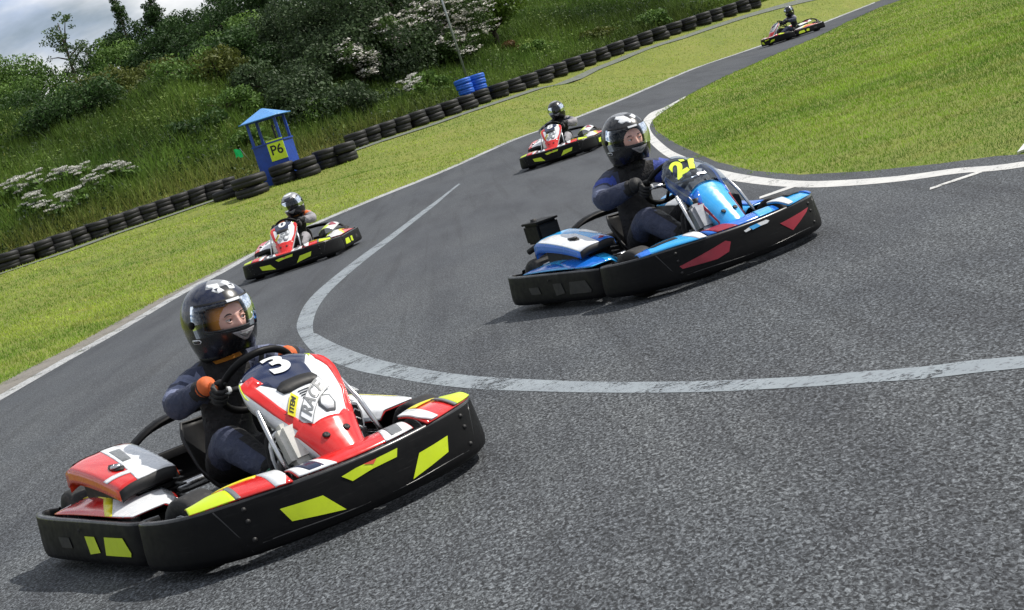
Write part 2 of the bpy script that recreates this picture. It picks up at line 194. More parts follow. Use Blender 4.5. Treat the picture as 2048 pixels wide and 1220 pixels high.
# ------------------------------------------------------------------ mesh builder
class MB:
    def __init__(s): s.v=[]; s.f=[]; s.mi=[]; s.mats=[]; s.sm=[]
    def mat(s,m):
        if m not in s.mats: s.mats.append(m)
        return s.mats.index(m)
    def add(s,vs,fs,m,smooth=True):
        o=len(s.v); k=s.mat(m); s.v+= [tuple(p) for p in vs]
        for f in fs: s.f.append(tuple(i+o for i in f)); s.mi.append(k); s.sm.append(smooth)
    def box(s,c,d,m,R=None,bev=0):
        bm=bmesh.new(); bmesh.ops.create_cube(bm,size=1)
        bmesh.ops.scale(bm,vec=d,verts=bm.verts)
        if bev: bmesh.ops.bevel(bm,geom=bm.edges[:],offset=bev,segments=2,affect='EDGES')
        if R: bmesh.ops.transform(bm,matrix=R.to_4x4(),verts=bm.verts)
        bmesh.ops.translate(bm,vec=c,verts=bm.verts); s.bm(bm,m,False); bm.free()
    def bm(s,bm,m,smooth=True):
        bm.verts.ensure_lookup_table(); bm.verts.index_update()
        s.add([v.co[:] for v in bm.verts],[[v.index for v in f.verts] for f in bm.faces],m,smooth)
    def tube(s,pts,r,m,n=8,closed=False,caps=True):
        P=[Vector(p) for p in pts]; k=len(P); rs=r if isinstance(r,(list,tuple)) else [r]*k
        vs=[];up=None
        for i in range(k):
            if closed: t=P[(i+1)%k]-P[i-1]
            else: t=P[min(i+1,k-1)]-P[max(i-1,0)]
            if t.length<1e-9: t=Vector((0,0,1))
            t.normalize()
            if up is None: up=t.orthogonal().normalized()
            up=(up-t*up.dot(t)); up=up.normalized() if up.length>1e-6 else t.orthogonal().normalized()
            w=t.cross(up)
            for j in range(n):
                a=2*pi*j/n; vs.append(P[i]+(up*cos(a)+w*sin(a))*rs[i])
        fs=[]
        for i in range(k if closed else k-1):
            for j in range(n):
                a=i*n+j;b=i*n+(j+1)%n;c=((i+1)%k)*n+(j+1)%n;d=((i+1)%k)*n+j; fs.append((a,b,c,d))
        if caps and not closed: fs.append(tuple(range(n-1,-1,-1))); fs.append(tuple((k-1)*n+j for j in range(n)))
        s.add(vs,fs,m)
    def lathe(s,prof,m,c=(0,0,0),axis='z',n=32,R=None):
        vs=[];k=len(prof)
        for j in range(n):
            a=2*pi*j/n
            for (r,h) in prof:
                p=(r*cos(a),r*sin(a),h)
                if axis=='y': p=(p[0],p[2],p[1])
                if axis=='x': p=(p[2],p[0],p[1])
                p=Vector(p)
                if R: p=R@p
                vs.append(p+Vector(c))
        fs=[]
        for j in range(n):
            for i in range(k-1):
                a=j*k+i;b=((j+1)%n)*k+i; q=(a,b,b+1,a+1); fs.append(q if axis!='y' else q[::-1])
        s.add(vs,fs,m)
    def grid(s,fn,us,vs_,m,mf=None,flip=False,ref=None):
        if ref is not None:
            uu=us[len(us)//2];vv=vs_[len(vs_)//2];du=(us[-1]-us[0])*.01;dv=(vs_[-1]-vs_[0])*.01;a=Vector(fn(uu,vv));flip=(Vector(fn(uu,vv+dv))-a).cross(Vector(fn(uu+du,vv))-a).dot(Vector(ref))>0
            flip=not flip
        nv=len(vs_); pts=[fn(u,v) for u in us for v in vs_]
        for i in range(len(us)-1):
            pass
        o=len(s.v); s.v+=[tuple(p) for p in pts]
        for i in range(len(us)-1):
            for j in range(nv-1):
                q=(o+i*nv+j,o+i*nv+j+1,o+(i+1)*nv+j+1,o+(i+1)*nv+j)
                if flip:q=q[::-1]
                mm=m if mf is None else mf((us[i]+us[i+1])/2,(vs_[j]+vs_[j+1])/2)
                s.f.append(q); s.mi.append(s.mat(mm)); s.sm.append(True)
    def decal(s,fn,poly,m,off=.0025,step=.08,ref=None):
        """2D polygon poly laid on the surface fn(u,v)"""
        n=len(poly); P=[Vector(p) for p in poly]
        x0=min(p.x for p in P);x1=max(p.x for p in P);y0=min(p.y for p in P);y1=max(p.y for p in P)
        # densify the border
        Q=[]
        for i in range(n):
            a,b=P[i],P[(i+1)%n]; k=max(1,int((b-a).length/step))
            for t in range(k): Q.append(a.lerp(b,t/k))
        nb=len(Q); pts=Q[:]
        def inside(p):
            c=False
            for i in range(n):
                a,b=P[i],P[(i+1)%n]
                if (a.y>p.y)!=(b.y>p.y) and p.x<(b.x-a.x)*(p.y-a.y)/(b.y-a.y)+a.x: c=not c
            return c
        x=x0+step/2
        while x<x1:
            y=y0+step/2
            while y<y1:
                q=Vector((x,y))
                if inside(q): pts.append(q)
                y+=step
            x+=step
        vo,eo,fo,_,_,_=delaunay_2d_cdt(pts,[(i,(i+1)%nb) for i in range(nb)],[list(range(nb))],1,1e-6)
        s.add([surf_off(fn,p.x,p.y,off,ref) for p in vo],[tuple(f) for f in fo],m,True)
    def build(s,name,parent=None,loc=None):
        me=bpy.data.meshes.new(name); me.from_pydata(s.v,[],s.f)
        for m in s.mats: me.materials.append(M[m] if isinstance(m,str) else m)
        me.polygons.foreach_set('material_index',s.mi); me.polygons.foreach_set('use_smooth',s.sm); me.update()
        o=bpy.data.objects.new(name,me); COL.objects.link(o)
        if parent: o.parent=parent
        if loc: o.location=loc
        return o
def surf_off(fn,u,v,off,ref=None):
    p=Vector(fn(u,v)); e=.01; a=Vector(fn(u+e,v))-Vector(fn(u-e,v)); b=Vector(fn(u,v+e))-Vector(fn(u,v-e)); n=a.cross(b)
    if n.length>0: n.normalize()
    if n.dot(Vector(ref or (0,0,1)))<0: n=-n
    return p+n*off
def solidify(o,t,off=-1):
    md=o.modifiers.new('thickness','SOLIDIFY'); md.thickness=t; md.offset=off; return o
def subd(o,l=1):
    md=o.modifiers.new('smooth','SUBSURF'); md.levels=l; md.render_levels=l; return o
def sharp(o,ang=35):
    me=o.data
    try: me.set_sharp_from_angle(angle=radians(ang))
    except Exception: pass
    return o
def tag(o,label,cat,group=None,kind=None):
    if label:o['label']=label
    if cat:o['category']=cat
    if group:o['group']=group
    if kind:o['kind']=kind
    return o
def thing(name,label,cat,loc=(0,0,0),rz=0,group=None):
    o=bpy.data.objects.new(name,None); COL.objects.link(o); o.location=loc; o.rotation_euler=(0,0,rz); o.empty_display_size=.2
    return tag(o,label,cat,group)
def copy_tree(o,parent=None):
    c=o.copy(); COL.objects.link(c); c.parent=parent
    for ch in list(o.children): copy_tree(ch,c)
    return c
FONT=None
def text_mesh(txt,size=1.0,bold=0.0,shear=0):
    cu=bpy.data.curves.new('lettering','FONT'); cu.body=txt; cu.size=size; cu.align_x='CENTER'; cu.align_y='CENTER'; cu.offset=bold; cu.shear=shear
    ob=bpy.data.objects.new('lettering',cu); COL.objects.link(ob)
    dg=bpy.context.evaluated_depsgraph_get(); dg.update(); me=bpy.data.meshes.new_from_object(ob.evaluated_get(dg))
    vs=[tuple(v.co)[:2] for v in me.vertices]; fs=[tuple(p.vertices) for p in me.polygons]
    bpy.data.objects.remove(ob); return vs,fs
def lettering(mb,fn,txt,cu,cv,size,m,up=(-1,0),right=(0,1),off=.004,bold=0.0,shear=0,sx=1,ref=None):
    """text on surface fn; up/right are directions in (u,v) space scaled"""
    vs,fs=text_mesh(txt,size,bold,shear)
    mb.add([surf_off(fn,cu+right[0]*x*sx+up[0]*y,cv+right[1]*x*sx+up[1]*y,off,ref) for x,y in vs],fs,m,False)
def lerp_tab(t,tab):
    ks=[r[0] for r in tab]
    if t<=ks[0]: i=0
    elif t>=ks[-1]: i=len(ks)-2
    else: i=max(k for k in range(len(ks)-1) if ks[k]<=t)
    a,b=tab[i],tab[i+1]; w=(t-a[0])/(b[0]-a[0]); return [x+(y-x)*w for x,y in zip(a[1:],b[1:])]
def smooth_tab(t,tab):
    # catmull-rom through table rows
    ks=[r[0] for r in tab]; n=len(ks)
    i=0
    while i<n-2 and ks[i+1]<=t: i+=1
    p1,p2=tab[i],tab[i+1]; p0=tab[i-1] if i>0 else tab[i]; p3=tab[i+2] if i+2<n else tab[i+1]
    w=(t-p1[0])/(p2[0]-p1[0]); w=min(max(w,-.3),1.3)
    out=[]
    for a,b,c,d in zip(p0[1:],p1[1:],p2[1:],p3[1:]):
        out.append(.5*((2*b)+(-a+c)*w+(2*a-5*b+4*c-d)*w*w+(-a+3*b-3*c+d)*w**3))
    return out
def frange(a,b,n): return [a+(b-a)*i/n for i in range(n+1)]
# ------------------------------------------------------------------ go-kart (x forward, y left, z up)
FB=[(1.03,0,.245),(1.02,.15,.246),(.985,.34,.25),(.91,.51,.25),(.80,.625,.245),(.66,.69,.24),(.50,.715,.235),(.42,.705,.23),(.385,.67,.228),(.39,.61,.225)]
SB=[(.345,.67,.215),(.29,.70,.22),(.05,.718,.226),(-.25,.735,.230),(-.55,.748,.232),(-.72,.742,.234),(-.79,.71,.236),(-.81,.66,.232),(-.78,.61,.225)]
RB=[(-.80,.60,.24),(-.85,.56,.25),(-.89,.48,.26),(-.90,.30,.265),(-.91,0,.265)]
SEC=[(-.036,-.05),(-.034,-.010),(-.028,-.001),(-.012,.002),(-.003,-.001),(.0,-.009),(.004,-.05),(.008,-.09),(.012,-.13),(.013,-.17),(.008,-.193),(-.01,-.205),(-.12,-.19)]
def dens(pts,k=4):
    tab=[(i,)+tuple(p) for i,p in enumerate(pts)]
    return [smooth_tab(i/k,tab) for i in range((len(pts)-1)*k+1)]
def skirt(mb,pts,mat,h=None):
    P=dens(pts); n=len(P); vs=[]; m_=n//2; tt=Vector((P[m_+1][0]-P[m_-1][0],P[m_+1][1]-P[m_-1][1])); ori=1 if Vector((-tt.y,tt.x)).dot(Vector(P[m_][:2]))>0 else -1
    for i,p in enumerate(P):
        a=P[max(i-1,0)];b=P[min(i+1,n-1)]; t=Vector((b[0]-a[0],b[1]-a[1])); t.normalize(); nn=Vector((-t.y,t.x))*ori
        zt=p[2]; sc=(zt-.045)/.2 if h is None else h/.2
        for o,z in SEC: vs.append((p[0]+nn.x*o,p[1]+nn.y*o,zt+z*sc))
    k=len(SEC); fs=[(i*k+j,i*k+j+1,(i+1)*k+j+1,(i+1)*k+j) for i in range(n-1) for j in range(k-1)]
    if ori>0: fs=[f[::-1] for f in fs]
    mb.add(vs,fs,mat)
    ie=mb.mat('edge_highlight'); nf=len(fs)
    for q_ in range(nf):
        if q_%(k-1) in (2,3,4): mb.mi[-nf+q_]=ie
def zprof(z,zt=.245):
    q=(z-zt)/((zt-.045)/.2); tab=[(-.205,-.01),(-.193,.008),(-.17,.013),(-.13,.012),(-.09,.008),(-.05,.004),(-.009,0),(0,-.003)]
    return lerp_tab(max(-.19,min(0,q)),tab)[0]
FBd=dens(FB); SBd=dens(SB)
def fb_surf(y,z):
    a=abs(y); x=np.interp(a,[p[1] for p in FBd[:26]],[p[0] for p in FBd[:26]]); return (float(x)+zprof(z)*.9,y,z)
def sb_surf(s):
    xs=[p[0] for p in SBd[::-1]][6:]; ys=[p[1] for p in SBd[::-1]][6:]
    return lambda x,z:(x,s*(float(np.interp(x,xs,ys))+zprof(z,.225)),z)
FT=[(0,.41,.635,.135),(.12,.47,.640,.185),(.28,.555,.605,.205),(.45,.655,.535,.180),(.62,.745,.450,.145),(.78,.82,.370,.115),(.9,.875,.305,.095),(1,.91,.265,.078)]
def fair(u,v):
    x,z,w=smooth_tab(max(0,min(1,u)),FT)
    a=min(abs(v),1.0); s=1 if v>=0 else -1
    yy=w*(a*(1-.02*a)); dz=-(.035+.03*sin(pi*min(u,1)))*a**2.4; dx=.07*a**2.5*(1-u)**2+(-.02*a**3*u)
    if abs(v)>1: e=(abs(v)-1)/.25; dz-=.055*e; yy-=.012*e; dx-=.02*e
    if u<.08: dz-=.02*(1-u/.08)
    return (x+dx,s*yy,z+dz)
def podsurf(s):
    T=[(0,.26,.49,.665,.235,.235),(.15,.14,.42,.685,.25,.238),(.4,-.08,.40,.70,.285,.243),(.7,-.34,.43,.71,.275,.243),(.9,-.52,.50,.715,.25,.240),(1,-.60,.57,.70,.235,.232)]
    def f(u,v):
        x,yi,yo,zi,zo=smooth_tab(max(0,min(1,u)),T); w=(v+1)/2
        return (x,s*(yi+(yo-yi)*w),zi+(zo-zi)*w+.03*sin(pi*w)*sin(pi*min(1,max(0,u)))+ (-.03*(1-w*6) if w<.16 else 0))
    return f
def wingsurf(s):
    # corner cover in front of / above the front wheel : u from inner end to outer end
    T=[(0,.82,1.00,.28,.285,.255),(.3,.775,.965,.38,.29,.258),(.6,.745,.915,.47,.285,.258),(.85,.72,.85,.55,.27,.252),(1,.70,.78,.615,.255,.246)]
    def f(u,v):
        xi,xo,y,zi,zo=smooth_tab(max(0,min(1,u)),T); w=(v+1)/2
        return (xi+(xo-xi)*w,s*(y+.02*w),zi+(zo-zi)*w+.012*sin(pi*w))
    return f
def nosesurf(u,v):   # spoiler under the fairing, v across
    w=(u); y=v*.26
    x=.85+(1.005-.85)*w-.05*v*v*w; z=.272+(.252-.272)*w
    return (x,y,z+.012*sin(pi*w))
def cover_surf(u,v):  # engine cover on the driver's right: u rear->front, v right->left
    x=-.44+.54*u; y=-.50+v*.145*(1-.12*u)
    z=.437-.03*u-.065*u*u-.022*abs(v)**3-.02*(1-min(1,u/.12))**2+.012*(v>.0)*v
    return (x+.03*(1-v*v)*(u-.5),y,z)
def wheel(parent,name,c,r,w,yaw=0,rimmat='alloy'):
    R=Matrix.Rotation(yaw,3,'Z'); mb=MB(); rr=r*.5
    for sd in(1,-1):
        mb.lathe([(.02,sd*w*.30),(rr*.55,sd*w*.26),(rr*.8,sd*w*.38),(rr,sd*w*.46),(rr+.008,sd*w*.5),(rr+.006,sd*w*.3)],rimmat,axis='y',n=24)
    mb.lathe([(rr*.9,-w*.3),(rr*.9,w*.3)],rimmat,axis='y',n=24)
    mb.lathe([(.0,-w*.42),(.022,-w*.42),(.026,-w*.3),(.026,w*.3),(.022,w*.42),(0,w*.42)],'black_dull',axis='y',n=12)
    for k in range(3):
        a=k*2*pi/3; mb.lathe([(0,w*.36),(.008,w*.36),(.008,w*.28)],'steel',c=(cos(a)*rr*.55,0,sin(a)*rr*.55),axis='y',n=8)
    o=mb.build(name,parent,c); o.rotation_euler=(0,0,yaw)
    t=MB(); t.lathe([(rr,-w*.44),(rr+.012,-w*.5),(r*.8,-w*.52),(r*.94,-w*.49),(r*.99,-w*.42),(r,-w*.3),(r*1.003,0),(r,w*.3),(r*.99,w*.42),(r*.94,w*.49),(r*.8,w*.52),(rr+.012,w*.5),(rr,w*.44)],'rubber',axis='y',n=40)
    t.build('tyre',o)
    return o
def make_kart(style,label,loc,rz,number,group):
    red=style=='red'; K=thing('racing_kart',label,'kart',loc,rz,group)
    # bumpers ------------------------------------------------------------
    b=MB(); full=[(x,-y,z) for x,y,z in FB[::-1]][:-1]+FB
    skirt(b,full[::-1],'black_plastic')
    for s in(1,-1):
        # seam and bolts at the corner
        for zz in (.10,.17,.215): b.lathe([(0,.008),(.009,.006),(.010,0)],'black_dull',c=(.925+zprof(zz),s*.487,zz),axis='x',n=8)
        b.tube([fb_surf(s*(.575-.075*q_),.236-.18*q_) for q_ in frange(0,1,6)],.0035,'edge_highlight',n=6)
        b.tube([fb_surf(s*(.50-.5*q_),.078+.004*sin(q_*6)) for q_ in frange(0,.9,12)],.003,'edge_highlight',n=6)
    # lower skid lip
    b.tube([(x-.03,y,.047) for x,y,z in [(.80,-.55,0),(.95,-.34,0),(.99,-.15,0),(1.0,0,0),(.99,.15,0),(.95,.34,0),(.80,.55,0)]],.012,'black_dull',n=6)
    fb=b.build('front_bumper',K)
    ref=(1,0,0)
    def panel(par,fn,name,*dd):
        p=MB()
        for poly,m,o_ in dd: p.decal(fn,poly,m,ref=ref,off=o_)
        return p.build(name,par)
    if red:
        for s in(1,-1): panel(fb,fb_surf,'reflective_panel',([(s*.15,.085),(s*.215,.165),(s*.375,.175),(s*.35,.118)],'lime',.004))
        panel(fb,fb_surf,'reflective_panel',([(-.125,.203),(-.06,.212),(.13,.218),(.115,.188),(.0,.185),(-.09,.172)],'lime',.004),([(-.03,.214),(.03,.215),(.01,.200)],'orange_red',.006))
    else:
        panel(fb,fb_surf,'bumper_panel',([(-.56,.125),(-.20,.195),(-.17,.18),(-.20,.130),(-.28,.112)],'crimson',.004))
        panel(fb,fb_surf,'bumper_panel',([(.19,.175),(.47,.195),(.44,.175),(.27,.11)],'crimson',.004))
        panel(fb,fb_surf,'bumper_panel',([(-.03,.222),(.03,.225),(.05,.205),(-.01,.200)],'sky_blue',.005),([(.03,.225),(.10,.226),(.12,.215),(.10,.205),(.05,.205)],'white',.005),([(-.07,.212),(-.03,.220),(-.02,.205),(-.06,.200)],'white',.005))
    for s in(1,-1):
        b=MB(); skirt(b,[(x,s*y,z) for x,y,z in (SB if s<0 else SB)][::1 if s>0 else -1][::-1],'black_plastic')
        for xx in(-.2,-.45): b.lathe([(0,.004),(.006,.003),(.007,0)],'black_dull',c=(xx,s*.741,.19),axis='y',n=8,R=Matrix.Scale(s,3,(0,1,0)))
        sd=b.build('side_bumper',K); f=sb_surf(s)
        m='lime' if red else 'black_dull'; ref=(0,s,0); nm_='reflective_panel' if red else 'side_recess'
        panel(sd,f,nm_,([(.02,.09),(.04,.165),(.22,.165),(.27,.105),(.26,.09)],m,.004))
        panel(sd,f,nm_,([(-.14,.09),(-.16,.165),(-.06,.165),(-.03,.10)],m,.004))
        panel(sd,f,'side_recess',([(-.44,.11),(-.46,.155),(-.34,.155),(-.32,.11)],'black_dull',.004))
    b=MB(); full=[(x,-y,z) for x,y,z in RB]; full=RB+full[::-1][1:]
    skirt(b,full[::-1],'black_plastic',.16); b.build('rear_bumper',K)
    # corner wings ---------------------------------------------------------
    for s in(1,-1):
        b=MB(); f=wingsurf(s); b.grid(f,frange(0,1,14),frange(-1,1,6),'red' if red else 'sky_blue',ref=(0,0,1))
        ref=(0,0,1)
        if red:
            b.decal(f,[(.62,-.2),(.62,1),(1,1),(1,-1),(.8,-1)],'lime',ref=ref,off=.002); b.decal(f,[(0,-1),(0,.3),(.10,1),(.2,1),(.2,-1)],'white',ref=ref,off=.0025)
            b.decal(f,[(.2,-1),(.24,-.6),(.55,-.7),(.72,-1)],'yellow',ref=ref,off=.0025)
            b.decal(f,[(.56,-.6),(.56,1),(.62,1),(.62,-.5)],'grey_graphic',ref=ref,off=.003)
        else:
            b.decal(f,[(.35,-.5),(.35,.05),(.78,.05),(.83,-.5)],'black_dull',ref=ref,off=.003)
            b.decal(f,[(0,-1),(0,1),(.15,1),(.25,-.2),(.1,-1)],'white',ref=ref,off=.0025)
            b.decal(f,[(.84,-1),(.88,1),(1,1),(1,-1)],'deep_blue',ref=ref,off=.0025)
        # underside rim
        solidify(b.build('corner_wing',K),.006)
    b=MB(); b.grid(nosesurf,frange(0,1,6),frange(-1,1,12),'red' if red else 'deep_blue',ref=(0,0,1)); ref=(0,0,1)
    if red:
        for s in(1,-1):
            b.decal(nosesurf,[(0,s*.62),(1,s*.42),(1,s*.98),(0,s*.98)],'white',ref=ref); b.decal(nosesurf,[(.2,s*.66),(.9,s*.58),(.9,s*.8),(.2,s*.9)],'navy' if s<0 else 'grey_graphic',ref=ref,off=.004)
    else:
        for s in(1,-1): b.decal(nosesurf,[(.1,s*.5),(1,s*.3),(1,s*.8),(.2,s*.95)],'crimson' if s<0 else 'sky_blue',ref=ref)
    solidify(b.build('nose_spoiler',K),.006)
    # side pods --------------------------------------------------------------
    for s in(1,-1):
        b=MB(); f=podsurf(s); b.grid(f,frange(0,1,24),frange(-1,1,10),'red' if red else 'sky_blue',ref=(0,0,1)); ref=(0,0,1)
        if red:
            b.decal(f,[(0,-1),(0,1),(.20,1),(.42,.25),(.65,0),(.60,-.25),(.25,-.5),(.1,-1)],'white',ref=ref)
            b.decal(f,[(.20,1),(.28,1),(.48,.42),(.80,.15),(.65,0),(.42,.25)],'yellow',ref=ref)
            b.decal(f,[(.15,-.9),(.3,-.4),(.5,-.35),(.42,-.9)],'lime' if s>0 else 'grey_graphic',ref=ref,off=.0035)
            b.decal(f,[(.86,-.6),(.9,.5),(1,.6),(1,-.9)],'white',ref=ref)
            if s>0: b.decal(f,[(.5,-.9),(.72,-.2),(.8,-.8)],'yellow',ref=ref)
        else:
            b.decal(f,[(.0,-.2),(.05,1),(.30,1),(.5,.6),(.25,-.1)],'deep_blue',ref=ref); b.decal(f,[(.45,-.9),(.4,-.1),(.8,.2),(.95,-.4),(.8,-.9)],'white',ref=ref)
            b.decal(f,[(.35,.9),(.55,.62),(.9,.55),(.95,.95)],'deep_blue',ref=ref)
        solidify(b.build('side_pod',K),.006)
    # front fairing ------------------------------------------------------------
    fair=globals()['fair']
    vv=[-1.25,-1.12]+frange(-1,1,16)+[1.12,1.25]
    if red:
        b=MB(); b.grid(fair,frange(0,1,30),vv,'white',ref=(.4,0,1)); ref=(.45,0,1); P=[('navy',[(-0.0,-.98),(-0.0,.80),(.12,.80),(.30,.46),(.42,.44),(.42,-.44),(.33,-.60),(.2,-.80),(.10,-.98)]),
          ('red',[(.17,-.97),(.22,-.60),(.33,-.55),(.31,-.72),(.5,-.72),(.70,-.62),(.70,-.86),(.5,-.92),(.33,-.93)]),
          ('red',[(.12,.86),(.24,.76),(.32,.86),(.5,.92),(.70,.78),(.70,1),(.3,1),(.12,.98)]),
          ('lime',[(0,-1.2),(0,-1.0),(.14,-.98),(.42,-1.02),(.42,-1.12),(.2,-1.24)]),('lime',[(0,.82),(.10,.82),(.20,.72),(.05,1.0),(.0,1.0)]),
          ('red',[(.66,-1.25),(.68,-.62),(.73,-.45),(.73,.45),(.68,.70),(.66,1.25),(1,1.25),(1,-1.25)]),
          ('crimson',[(.50,-1.25),(.50,-1.08),(.66,-1.03),(.66,-1.25)]),('red',[(.12,1.0),(.12,1.25),(.66,1.25),(.66,1.0)])]
        for i,(m,q) in enumerate(P): b.decal(fair,q,m,off=.0015+.0004*i,ref=ref,step=.06)
        b.decal(fair,[(.42,-.48),(.40,-.3),(.40,.42),(.43,.5),(.475,.36),(.485,-.30),(.47,-.44)],'black_dull',off=.006,ref=ref)   # vent
        for k in range(4): b.decal(fair,[(.505+.016*k,-.16),(.505+.016*k,.16),(.508+.016*k,.16),(.508+.016*k,-.16)],'grey_graphic',off=.0055,ref=ref)
        b.decal(fair,[(.58,.2),(.64,.05),(.70,.14),(.70,.42),(.64,.55),(.58,.5)],'grey_graphic',off=.0055,ref=ref); b.decal(fair,[(.59,.24),(.64,.12),(.685,.18),(.685,.40),(.64,.49),(.59,.46)],'white',off=.0065,ref=ref)
    else:
        fair0=globals()['fair']
        def fair(u,v):
            x,y,z=fair0(u,v); k_=1-.22*sin(pi*min(1,max(0,u*1.1))); return (x,y*k_,z)
        b=MB(); us=frange(.47,1,18); b.grid(fair,us,vv,'sky_blue',ref=(.4,0,1)); ref=(.45,0,1)
        side=lambda s:b.grid(fair,frange(0.02,.47,14),[s*x for x in (.84,.86,.93,1.0,1.12,1.25)],'deep_blue',ref=(.2,s,.5))
        side(-1);side(1)
        for s in(1,-1):
            b.decal(fair,[(.15,s*.9),(.3,s*.97),(.55,s*1.0),(.55,s*1.12),(.25,s*1.1)],'white',off=.004,ref=ref)
            b.decal(fair,[(.56,s*1.25),(.56,s*1.0),(.60,s*.84),(.86,s*.92),(.9,s*1.25)],'crimson',off=.004,ref=ref)
            b.decal(fair,[(.42,s*.8),(.56,s*.84),(.56,s*1.25),(.42,s*1.25)],'deep_blue',off=.002,ref=ref)
        b.decal(fair,[(.49,-.9),(.50,-.5),(.60,-.75),(.62,-.9)],'deep_blue',off=.004,ref=ref)
        lettering(b,fair,'125',.70,-1.06,.03,'white',up=(-1.4,0),right=(0,4.2),ref=(0,-1,.6))
    for s in(1,-1):
        c=surf_off(fair,.83,s*.42,.003,ref=(.5,0,1)); b.lathe([(0,.004),(.010,.003),(.012,0)],'black_dull',c=c,n=12,R=Vector((.6,0,.8)).to_track_quat('Z','Y').to_matrix())
    # rolled lower edge
    b.tube([fair(1,v) for v in frange(-1.2,1.2,10)],.006,'black_dull',n=6)
    fo=solidify(b.build('front_fairing',K),.005)
    nb=MB(); 
    if red:
        lettering(nb,fair,number,.235,-.02,.20,'white',up=(-1.5,0),right=(0,5.2),ref=(.45,0,1),bold=.007,off=.0075)
        nb.build('race_number',fo)
        st=MB(); q=lambda u,v:fair(u,v)
        RU=Vector((-.86,4.6)); UU=Vector((-1.25,-1.5))
        def rect(c,hw,hh): c=Vector(c); return [tuple(c+RU*a*hw+UU*b_*hh) for a,b_ in ((-1,-1),(1,-1),(1,1),(-1,1))]
        st.decal(fair,rect((.585,.0),.118,.034),'grey_graphic',off=.009,ref=ref); st.decal(fair,rect((.585,.0),.113,.030),'white',off=.010,ref=ref); st.decal(fair,rect((.560,-.50),.045,.020),'yellow',off=.0115,ref=ref)
        lettering(st,fair,'RACE',.585,.0,.075,'grey_graphic',up=tuple(UU),right=tuple(RU),off=.0125,ref=ref,bold=.002)
        lettering(st,fair,'ITEM',.560,-.50,.032,'ink',up=tuple(UU),right=tuple(RU),off=.0135,ref=ref,bold=.001)
        st.build('sticker',fo)
    else:
        ws=MB(); 
        ST2=[(0,.40,.705,.13),(.3,.485,.675,.175),(.7,.60,.605,.185),(1,.685,.54,.165)]
        def scr(u,v):
            x,z,w=smooth_tab(max(0,min(1,u)),ST2); return (x+.05*v*v*(1-u),v*w,z-.075*abs(v)**2.2-.02*v*v*u)
        ws.grid(scr,frange(0,1,14),frange(-1,1,14),'screen',ref=(.3,0,1)); so=ws.build('windscreen',K)
        lettering(nb,scr,number,.50,-.12,.165,'num_lime',up=(-3.1,0),right=(0,6.2),ref=(.45,0,1),bold=.008,off=.004,shear=.1)
        nb.build('race_number',so)
        w2=MB(); lettering(w2,scr,'~',.82,.1,.12,'white',up=(-3,0),right=(0,5),ref=(.45,0,1),bold=.004,off=.004); w2.build('emblem',so)
    # fairing struts, column, wheel ------------------------------------------------
    b=MB()
    for s in(1,-1):
        b.tube([(.54,s*.13,.56),(.60,s*.14,.46),(.70,s*.15,.20)],.011,'steel'); b.tube([(.60,s*.06,.53),(.76,s*.10,.16)],.009,'steel'); b.tube([(.60,s*.15,.50),(.635,s*.19,.485),(.70,s*.205,.40),(.80,s*.22,.22)],.010,'steel')
    b.tube([(.54,-.13,.555),(.54,.13,.555)],.010,'steel'); b.tube([(.70,0,.18),(.30,0,.56)],.012,'black_dull')
    b.build('steering_column',K)
    sn=Vector((-.74,0,.67)).normalized(); R=sn.to_track_quat('Z','X').to_matrix(); C=Vector(WC)
    b=MB(); ring=[]
    for i in range(40):
        a=2*pi*i/40; ring.append(C+R@Vector((.155*cos(a),.165*sin(a),0)))
    b.tube(ring,.0155,'black_plastic',closed=True,n=10)
    for a in (0.1,pi-.1,pi*1.5,pi*.5): b.tube([C-sn*.02,C+R@Vector((.15*cos(a),.16*sin(a),0))],[.016,.010],'steel' if not red else 'black_dull',n=6)
    b.lathe([(0,.012),(.045,.010),(.05,0),(.045,-.02),(0,-.02)],'black_dull',c=C,n=16,R=R)
    for s in (1,-1): b.lathe([(0,.02),(.016,.014),(.02,0)],'white',c=C+R@Vector((.02,.145*s,0))-sn*.012,n=10,R=Matrix.Rotation(pi,3,'X')@R if False else (-sn).to_track_quat('Z','X').to_matrix())
    b.build('steering_wheel',K)
    # chassis ----------------------------------------------------------------------
    b=MB()
    for s in(1,-1):
        b.tube([(.80,s*.18,.075),(.62,s*.34,.07),(.2,s*.30,.065),(-.45,s*.31,.075),(-.66,s*.30,.10)],.015,'black_dull')
        b.tube([(.3,s*.31,.075),(.28,s*.62,.10),(-.35,s*.64,.11),(-.40,s*.32,.08)],.011,'steel')
        b.tube([(.78,s*.2,.08),(.90,s*.22,.12),(.97,s*.2,.15)],.011,'black_dull')
    b.tube([(.60,-.42,.125),(.60,.42,.125)],.014,'black_dull'); b.tube([(.97,-.22,.15),(.97,.22,.15)],.011,'black_dull')
    b.tube([(-.66,-.3,.1),(-.66,.3,.1)],.015,'black_dull'); b.tube([(-.84,-.4,.18),(-.66,-.25,.12)],.012,'black_dull'); b.tube([(-.84,.4,.18),(-.66,.25,.12)],.012,'black_dull')
    b.tube([(.6,-.4,.13),(.42,-.05,.12)],.007,'steel'); b.tube([(.6,.4,.13),(.42,.05,.12)],.007,'steel')
    b.build('chassis_frame',K)
    b=MB(); b.box((.28,0,.052),(.95,.62,.006),'black_dull'); b.build('floor_tray',K)
    b=MB(); b.tube([(-.52,-.42,.14),(-.52,.42,.14)],.02,'steel'); b.lathe([(0,.006),(.09,.006),(.09,-.006),(0,-.006)],'steel',c=(-.52,.14,.14),axis='y',n=24); b.build('rear_axle',K)
    for s in(1,-1):
        wheel(K,'front_wheel',(.555,s*.525,.142),.142,.135,radians(10)); wheel(K,'rear_wheel',(-.56,s*.55,.155),.155,.18)
